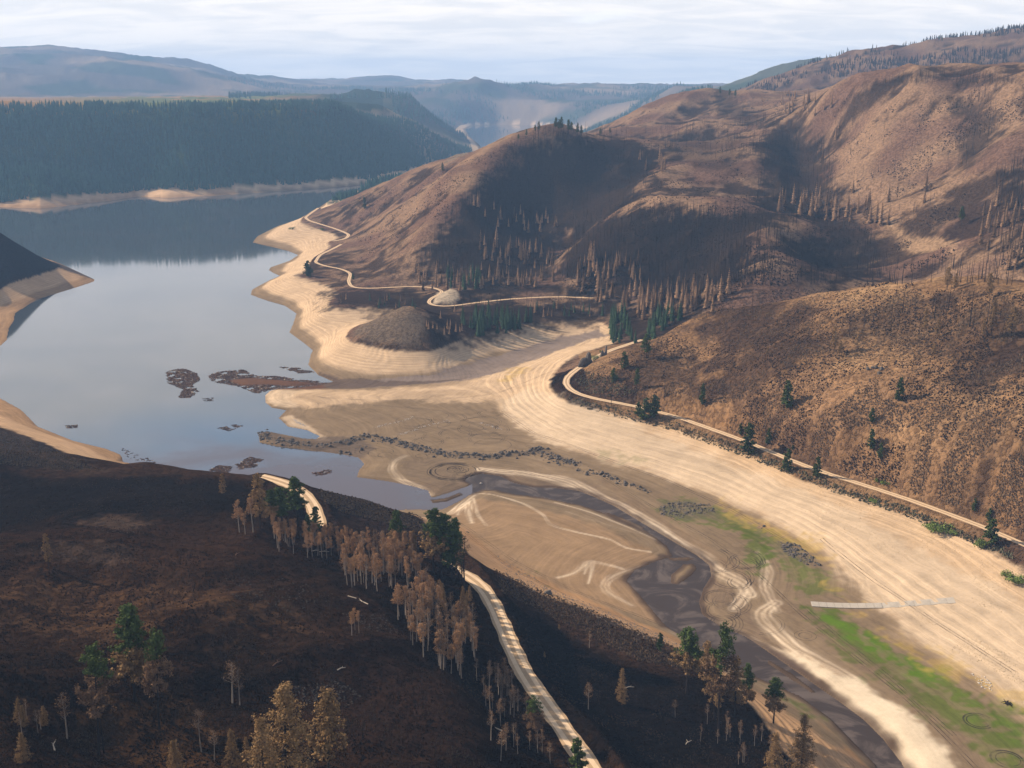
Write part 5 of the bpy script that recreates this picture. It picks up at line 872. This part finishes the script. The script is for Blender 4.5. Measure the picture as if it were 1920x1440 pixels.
# foreground trees
for k_, nm, u, vb, vt, lab, va, wd, ct in [
  ('halfpine', 'pine_tree', 253, 1317, 1162, 'biggest foreground pine, green above and yellow scorched below', 0, 1.12, CT_), ('topgreen', 'pine_tree', 304, 1366, 1213, 'foreground pine with thin green top and long black trunk, right of the biggest', 1, .8, CT_), ('topgreen', 'pine_tree', 188, 1415, 1246, 'leftmost foreground pine, small green top on a leaning black trunk', 2, .9, CT_), ('snag', 'dead_tree', 195, 1412, 1330, 'thin forked black trunk beside the leftmost foreground pine', 2, 1, 'dead tree'),
  ('brownpine', 'scorched_pine', 91, 1066, 1008, 'lone small scorched tree on the dark left slope', 2, .7, 'scorched tree'), ('bareaspen', 'aspen_tree', 126, 1385, 1310, 'pale trunked little aspen left of the foreground pines', 0, 1.1, 'aspen tree'), ('brownfir', 'scorched_fir', 540, 1492, 1318, 'very wide tan scorched fir at the bottom edge', 0, 1.25, 'scorched tree'), ('brownpine', 'scorched_pine', 617, 1460, 1317, 'scorched pine with bare dark trunk right of the wide tan fir', 1, 1.1, 'scorched tree'), ('brownfir', 'scorched_fir', 500, 1500, 1372, 'tan fir pressed against the left of the very wide one', 2, 1, 'scorched tree'),
  ('brownfir', 'scorched_fir', 437, 1460, 1382, 'slim tan fir at the bottom edge, left of the wide pair', 1, .9, 'scorched tree'), ('brownfir', 'scorched_fir', 466, 1455, 1394, 'smaller tan fir at the bottom edge between slim and wide ones', 3, .8, 'scorched tree'), ('brownfir', 'scorched_fir', 330, 1470, 1400, 'tan fir at the bottom edge below the pine with the long black trunk', 2, 1, 'scorched tree'), ('bareaspen', 'aspen_tree', 378, 1410, 1343, 'thin brown aspen in front of the black shadow hollow', 1, 1.1, 'aspen tree'), ('bareaspen', 'aspen_tree', 402, 1425, 1375, 'short brown aspen near the tan firs', 2, 1.2, 'aspen tree'),
  ('bareaspen', 'aspen_tree', 436, 1318, 1250, 'light crowned dead aspen above the black shadow hollow', 2, 1.3, 'aspen tree'), ('bareaspen', 'aspen_tree', 450, 1322, 1262, 'twin of the light crowned dead aspen, standing to its right', 3, 1.2, 'aspen tree'),
  ('halfpine', 'pine_tree', 813, 1076, 962, 'tall pine with the brightest green top beside the near road', 1, 1.05, CT_), ('halfpine', 'pine_tree', 830, 1082, 970, 'green topped pine touching the brightest one on its right', 2, 1.0, CT_), ('pine', 'pine_tree', 848, 1090, 985, 'dark pine in the middle of the roadside row', 0, 1.0, CT_), ('pine', 'pine_tree', 857, 1084, 980, 'dark narrow pine behind the middle of the roadside row', 1, .9, CT_), ('deadpine', 'dead_tree', 872, 1105, 1010, 'dark bare crowned tree at the right end of the roadside row', 0, 1.2, 'dead tree'), ('deadpine', 'dead_tree', 866, 1098, 1020, 'smaller dark bare tree next to the right end of the row', 1, 1.1, 'dead tree'),
  ('halfpine', 'pine_tree', 746, 1040, 962, 'green topped pine above the orange aspens', 0, 1.1, CT_), ('brownpine', 'scorched_pine', 776, 1055, 998, 'yellowish pine between the aspens and the roadside row', 0, .9, 'scorched tree'), ('pine', 'pine_tree', 558, 985, 900, 'bright green pine in front of the looping road', 2, 1.3, CT_), ('pine', 'pine_tree', 527, 990, 918, 'green pine left of the one in front of the looping road', 1, 1.2, CT_), ('halfpine', 'pine_tree', 509, 990, 922, 'half scorched pine left of the green pair by the looping road', 1, 1.1, CT_), ('brownpine', 'scorched_pine', 487, 990, 895, 'brown crowned pine with long black trunk by the looping road', 2, .9, 'scorched tree'), ('smallpine', 'pine_tree', 592, 997, 952, 'low green pine right of the looping road', 1, 1., CT_), ('smallpine', 'pine_tree', 578, 1000, 965, 'low yellow green pine under the looping road', 2, 1., CT_), ('brownpine', 'scorched_pine', 420, 935, 890, 'small brown pine on the dark crest near the water', 0, .8, 'scorched tree'), ('snag', 'dead_tree', 354, 965, 925, 'thin black pole on the dark bowl under the crest', 3, .9, 'dead tree'), ('aspen', 'aspen_tree', 449, 998, 942, 'leftmost orange aspen of the grove under the crest', 1, 1.2, 'aspen tree'), ('aspen', 'aspen_tree', 475, 998, 938, 'broad orange aspen next to the leftmost one', 2, 1.3, 'aspen tree'), ('aspen', 'aspen_tree', 460, 1002, 965, 'short orange aspen between two larger ones', 3, 1.2, 'aspen tree'),
  ('halfpine', 'pine_tree', 1286, 1302, 1190, 'left pine of the beach side group, green top over tan crown', 2, 1.15, CT_), ('brownpine', 'scorched_pine', 1321, 1298, 1212, 'thin tan pine right of the green topped beach side pine', 0, .8, 'scorched tree'), ('topgreen', 'pine_tree', 1350, 1378, 1206, 'tallest pine of the beach side group with a long black trunk', 0, .8, CT_), ('brownpine', 'scorched_pine', 1377, 1342, 1246, 'tan full crowned pine in the middle of the beach side group', 1, .9, 'scorched tree'), ('halfpine', 'pine_tree', 1397, 1336, 1255, 'darker pine leaning on the tan one in the beach side group', 0, .9, CT_), ('halfpine', 'pine_tree', 1450, 1356, 1281, 'single green and tan pine at the edge of the beach', 1, 1.2, CT_), ('brownfir', 'scorched_fir', 1500, 1452, 1356, 'wide tan tree at the bottom edge beside the beach', 3, .95, 'scorched tree'), ('brownfir', 'scorched_fir', 1452, 1455, 1386, 'smaller tan tree at the bottom edge, left of the wide one', 1, 1, 'scorched tree'), ('smallpine', 'pine_tree', 1237, 1220, 1189, 'small green pine alone at the top of the beach', 0, .8, CT_), ('brownfir', 'scorched_fir', 1166, 1318, 1260, 'small orange brown tree on the black slope', 0, .8, 'scorched tree'), ('brownpine', 'scorched_pine', 1338, 1350, 1240, 'tan crown showing behind the tallest beach side pine', 1, .8, 'scorched tree'),
  ('topgreen', 'pine_tree', 1003, 1395, 1318, 'sparse pine left of the near road', 1, 1.1, CT_), ('smallpine', 'pine_tree', 1083, 1455, 1394, 'olive pine overlapping the near road at the bottom edge', 2, 1., CT_), ('brownfir', 'scorched_fir', 1021, 1232, 1222, 'tiny orange tree on the black slope right of the near road', 1, 1, 'scorched tree'), ('brownfir', 'scorched_fir', 1048, 1180, 1170, 'tiny yellow tree on the brush slope right of the near road', 2, 1, 'scorched tree'), ('bareaspen', 'aspen_tree', 1103, 1330, 1285, 'bare pale aspen on the black slope right of the near road', 3, 1.2, 'aspen tree'), ('bareaspen', 'aspen_tree', 1105, 1215, 1186, 'small bare aspen on the brush slope', 0, 1.2, 'aspen tree'), ('bareaspen', 'aspen_tree', 1266, 1345, 1315, 'bare aspen below the beach side pines', 1, 1.2, 'aspen tree')]:
    tree(k_, nm, u, vb, vt, lab, ct, None, va, wd)
# --- groves and stands
def grove(kinds_, name, pl, n, hr, label, ct, group, far=1e9, wide=1.):
    P = scatter(pl, n, far=far)
    for i, p in enumerate(P): put(kinds_[i % len(kinds_)], name, p, rng.uniform(*hr), label, ct, group, int(rng.randint(4)), wide * rng.uniform(.85, 1.15))
grove(['aspen'], 'aspen_tree', [(508,1008),(560,1012),(630,1022),(655,1040),(640,1052),(520,1040)], 44, (8, 12), 'orange leaved aspen in the tight grove below the looping road', 'aspen tree', 'orange aspens below the looping road')
grove(['aspen', 'aspen', 'bareaspen'], 'aspen_tree', [(650,1020),(780,1050),(795,1095),(740,1115),(640,1100)], 84, (9, 14), 'brown leaved aspen with pale trunk left of the roadside pines', 'aspen tree', 'aspens left of the roadside pines')
grove(['aspen', 'bareaspen', 'bareaspen'], 'aspen_tree', [(740,1160),(800,1120),(880,1170),(915,1240),(870,1275),(790,1240)], 84, (9, 14), 'brown and grey aspen in the hollow beside the near road', 'aspen tree', 'aspens in the hollow beside the road')
grove(['bareaspen'], 'aspen_tree', [(890,1260),(950,1280),(1010,1370),(1040,1440),(940,1440),(900,1340)], 40, (6, 10), 'bare grey aspen in the black ditch left of the near road', 'aspen tree', 'bare aspens in the ditch')
grove(['bareaspen'], 'aspen_tree', [(1260,1330),(1420,1370),(1480,1440),(1330,1440)], 16, (5, 9), 'bare brown aspen in the thicket under the beach side pines', 'aspen tree', 'aspens under the beach side pines')
grove(['aspen'], 'aspen_tree', [(652,1180),(680,1182),(680,1192),(655,1192)], 4, (7, 9), 'orange aspen of the small clump alone on the dark slope', 'aspen tree', 'small aspen clump')
grove(['bareaspen', 'brownfir'], 'aspen_tree', [(20,1330),(120,1340),(120,1440),(20,1440)], 8, (5, 8), 'thin dead tree at the bottom left corner', 'dead tree', 'dead trees at the bottom left')
grove(['brownfir'], 'scorched_fir', [(815,1120),(890,1125),(900,1200),(850,1190)], 14, (6, 9), 'yellow tipped young fir crowding the left edge of the near road', 'scorched tree', 'young firs at the road edge', wide=.8)
grove(['brownshrub'], 'brown_bush', [(1080,740),(1240,790),(1380,840),(1380,850),(1240,805),(1080,760)], 14, (1.5, 3), 'dry bush on the bank below the east road', 'bush', 'bushes below the east road')
grove(['greenfir'], 'fir_tree', [(862,600),(960,592),(1010,600),(975,622),(890,632)], 60, (13, 21), 'dark green fir on the wooded bank above the creek arm', 'fir tree', 'green firs above the creek arm')
grove(['greenfir'], 'fir_tree', [(1125,590),(1180,600),(1190,645),(1150,645)], 30, (14, 22), 'tall green fir where the creek arm ends', 'fir tree', 'green firs at the head of the creek arm')
grove(['greenfir'], 'fir_tree', [(1190,645),(1225,640),(1260,605),(1300,598),(1240,590)], 30, (13, 20), 'green fir behind the left skyline of the brown hill', 'fir tree', 'green firs behind the brown hill')
grove(['greenfir'], 'fir_tree', [(835,520),(900,515),(910,540),(840,548)], 22, (13, 20), 'green fir among brown ones above the valley road', 'fir tree', 'green firs above the valley road')
grove(['greenfir', 'scorchfir'], 'fir_tree', [(620,560),(770,560),(780,578),(680,580),(615,580)], 16, (7, 12), 'dark fir in the thicket between road bend and knob', 'fir tree', 'firs between road bend and knob')
grove(['greenfir', 'scorchfir'], 'fir_tree', [(1000,575),(1120,575),(1130,595),(1000,600)], 20, (8, 13), 'mixed fir in the brush below the valley road', 'fir tree', 'firs below the valley road')
SCN = ['in the rusty stand where the valley opens', 'above the valley road bend', 'on the lower flank of the dark bowl', 'in the tall tan row across the middle slope', 'on the dark slope behind the valley stand', 'scattered high in the dark bowl', 'on the steep slope at the right edge', 'thinly scattered on the sunlit spur', 'in the small stand below the high saddle', 'on the shaded side of the sandy knob', 'alone on the big sunlit slope']
SC = []
for wi_, (pl, n, a_, b_) in enumerate((([(1060,525),(1130,540),(1230,550),(1375,548),(1330,595),(1200,600),(1130,580)], 80, 14, 22), ([(770,505),(900,505),(1000,515),(1060,535),(880,548),(780,545)], 60, 9, 17), ([(900,440),(1010,470),(1050,500),(980,505),(900,490)], 40, 10, 18), ([(1450,385),(1520,382),(1620,400),(1680,425),(1560,415),(1460,400)], 36, 18, 28), ([(1080,480),(1200,490),(1210,530),(1080,520)], 34, 12, 20), ([(880,380),(1000,400),(1060,420),(1040,440),(900,430)], 22, 10, 18), ([(1830,380),(1930,360),(1930,530),(1840,480)], 34, 12, 20), ([(1200,290),(1290,300),(1260,330),(1190,320)], 8, 14, 20), ([(1470,170),(1560,200),(1540,220),(1460,210)], 24, 12, 20), ([(780,600),(860,580),(870,630),(800,630)], 14, 5, 9), ([(1560,215),(1800,400),(1700,480),(1500,300)], 8, 12, 20))):
    for p in scatter(pl, n, far=2700): SC.append((*p, 1.15 * rng.uniform(a_, b_), wi_))
SC = np.array(SC); o_ = np.argsort(-SC[:, 3] / np.hypot(SC[:, 0], SC[:, 1]))
for i in o_[:290]: put('scorchfir', 'scorched_fir', SC[i, :3], SC[i, 3], 'rust brown scorched fir ' + SCN[int(SC[i, 4])], 'scorched tree', 'scorched firs on the burned mountain', int(i) % 4)
def T3(kind, i, h0): me = tmpl(kind, i)[0][1]; V = np.empty(len(me.vertices) * 3, np.float32); me.vertices.foreach_get('co', V); F = np.empty(len(me.loops), np.int32); me.loops.foreach_get('vertex_index', F); M_ = np.empty(len(me.polygons), np.int32); me.polygons.foreach_get('material_index', M_); return V.reshape(-1, 3) / h0, F.reshape(-1, 3), M_
r_ = o_[290:]; stuff('scorched_firs', [T3('scorchfir', i, 16) for i in range(3)], SC[r_, :3], SC[r_, 3], [MSB, MBARK], 'remaining scorched firs of the burned slopes', 'scorched firs on the burned mountain')
# burnt poles
SNN = ['in the dark bowl under the first ridge', 'on the long shaded face across the middle', 'in the dark gully of the big slope', 'on the dark patch near the right skyline', 'in the burnt timber at the right edge', 'along the hazy upper bench', 'on the dark crest at the far right', 'around the sunlit knob in the middle slope', 'standing on the first ridge line', 'behind the crest of the brown hill', 'on the wide sunlit slope', 'in the brush below the valley road']
SN = []
for wi_, (pl, n, a_, b_) in enumerate((([(990,262),(1060,252),(1180,262),(1240,300),(1200,370),(1130,415),(1060,440),(1040,500),(1000,525),(900,525),(780,500),(815,440),(865,375),(930,315)], 1000, 10, 20), ([(1080,440),(1250,392),(1390,398),(1520,405),(1460,440),(1450,500),(1400,540),(1300,560),(1150,545),(1040,520)], 1100, 11, 20), ([(1400,270),(1470,240),(1550,260),(1560,330),(1590,400),(1640,460),(1660,520),(1580,530),(1550,440),(1480,400),(1400,380),(1430,320)], 420, 10, 18), ([(1790,180),(1850,180),(1880,230),(1840,300),(1790,330),(1800,260)], 60, 10, 18), ([(1860,330),(1925,300),(1925,500),(1870,470)], 140, 12, 20), ([(1240,240),(1440,215),(1500,250),(1400,300),(1240,290)], 220, 10, 18), ([(1600,168),(1700,142),(1850,142),(1925,158),(1800,160),(1690,160)], 130, 10, 16), ([(1400,430),(1560,420),(1700,500),(1880,490),(1900,535),(1420,535)], 300, 10, 20), ([(1000,245),(1150,250),(1260,248),(1200,258),(1000,262)], 60, 12, 20), ([(1620,560),(1900,560),(1900,620),(1640,600)], 26, 9, 15), ([(1560,200),(1800,300),(1700,450),(1600,400)], 60, 9, 16), ([(860,560),(1130,565),(1130,590),(900,600)], 120, 8, 14))):
    for p in scatter(pl, n, far=2600): SN.append((*p, rng.uniform(a_, b_), wi_))
SN = np.array(SN); o_ = np.argsort(-SN[:, 3] / np.hypot(SN[:, 0], SN[:, 1]))
for i in o_[:290]: put('snag', 'burnt_pole', SN[i, :3], SN[i, 3], 'blackened bare tree pole ' + SNN[int(SN[i, 4])], 'dead tree', 'burnt poles on the burned mountain', int(i) % 6)
r_ = o_[290:]; stuff('burnt_poles', [T3('snag', i, 15) for i in range(6)], SN[r_, :3], SN[r_, 3], [MSNAG], 'remaining blackened poles of the burned slopes', 'burnt poles on the burned mountain')
# skyline trees on the ridge over the lake
for i, (u, vb, vt) in enumerate([(1010, 245, 229), (1003, 247, 235), (1042, 244, 222), (1048, 244, 225), (1053, 244, 221), (1066, 248, 226), (1071, 249, 230), (1083, 251, 232), (1090, 252, 236), (987, 255, 243), (972, 262, 252), (830, 322, 306), (1126, 252, 240), (1143, 250, 240), (1760, 76, 68), (1766, 76, 70), (1350, 176, 164), (1368, 180, 168), (1378, 182, 170)]):
    th = math.atan2((u - 960), FP); dd = None; p = hit([u], [vb + 3])[0]; put('pine', 'ridge_pine', p, hpx(p, vb + 3 - vt), 'pine standing against the sky along the burned ridge tops' if u > 1300 else 'pine standing out along the burned ridge above the lake', CT_, 'skyline pines far right' if u > 1300 else 'skyline pines above the lake', i % 4, .9)
# --- far forest
def farfir(seed):
    rs = np.random.RandomState(seed); V, F = [], []
    for z0, z1, r in ((.05, .5, .17), (.32, .75, .13), (.6, 1.0, .085)):
        b = len(V); n = 6; V += [(r * rs.uniform(.7, 1.2) * math.cos(k_ * 1.047 + rs.rand() * .4), r * rs.uniform(.7, 1.2) * math.sin(k_ * 1.047), z0 + rs.uniform(-.04, .04)) for k_ in range(n)] + [(0, 0, z1)]; F += [(b + k_, b + (k_ + 1) % n, b + n) for k_ in range(n)]
    return np.array(V), np.array(F), 0
FF = [farfir(i) for i in range(5)]
zfor = [(-60,205),(300,203),(700,202),(745,207),(800,235),(850,262),(880,285),(780,305),(680,328),(600,338),(500,346),(400,348),(330,345),(250,350),(200,365),(80,370),(-60,368)]
cand = rng.rand(120000, 2); r0 = np.exp(math.log(2400) + cand[:, 0] * (math.log(4600) - math.log(2400))); t0 = R(-27.5) + cand[:, 1] * R(27); cx, cy = r0 * np.sin(t0), r0 * np.cos(t0); zc = zat(cx, cy)
grad = np.hypot(zat(cx + 15, cy) - zat(cx - 15, cy), zat(cx, cy + 15) - zat(cx, cy - 15)) / 30
okk = (zc > 13 + 12 * pn(cx / 110, cy / 110, 69)) & (zc < 199) & (r0 < 3290 + np.maximum(0, t0 - R(-15)) * 5200) & (rng.rand(len(cx)) < .55 * (.5 + .5 * sstep(-.45, .2, pn(cx / 130, cy / 130, 70) + .35 * pn(cx / 40, cy / 40, 71))) * np.where(t0 > R(-4.5), .5, 1.)) & ((grad > .06) | (zc > 178))
FPt = np.stack([cx, cy, zc], 1)[okk]; FH = rng.uniform(11, 22, len(FPt)); FH[FPt[:, 2] > 183] *= 1.12
print('far forest', len(FPt))
o_ = np.argsort(-FH / np.hypot(FPt[:, 0], FPt[:, 1]))
for i in o_[:290]: put('farfir', 'forest_fir', FPt[i], FH[i], 'green fir in the dense forest on the slope across the lake', 'fir tree', 'firs of the forest across the lake', int(i) % 4)
r_ = o_[290:]; stuff('forest', FF, FPt[r_], FH[r_], [MFAR], 'dense green fir forest covering the slope across the lake', 'firs of the forest across the lake')
cand = rng.rand(60000, 2); r0 = np.exp(math.log(4700) + cand[:, 0] * (math.log(9500) - math.log(4700))); t0 = R(-14) + cand[:, 1] * R(24); cx, cy = r0 * np.sin(t0), r0 * np.cos(t0); zc = zat(cx, cy)
okk = (zc > 18) & (rng.rand(len(cx)) < .35 * sstep(-.05, .3, pn(cx / 500, cy / 500, 72))) & ~((t0 < R(-6)) & (zc < 203)); P = np.stack([cx, cy, zc], 1)[okk]; stuff('distant_forest', FF, P, rng.uniform(18, 30, len(P)), [MFAR], 'woods on the distant canyon hills', 'distant woods')
cand = rng.rand(16000, 2); r0 = 2750 + cand[:, 0] * 1000; t0 = R(11) + cand[:, 1] * R(16); cx, cy = r0 * np.sin(t0), r0 * np.cos(t0); zc = zat(cx, cy); okk = rng.rand(len(cx)) < .4 * sstep(.0, .35, pn(cx / 260, cy / 260, 73) + .2 * pn(cx / 60, cy / 60, 74)); P = np.stack([cx, cy, zc], 1)[okk]; stuff('mountain_woods', FF, P, rng.uniform(8, 15, len(P)), [MBARK], 'dark burnt woods on the high mountain at the right', 'mountain woods')
print('total', time.time() - T0, 'objects', len(bpy.data.objects), 'tris', sum(len(m.polygons) for m in bpy.data.meshes))
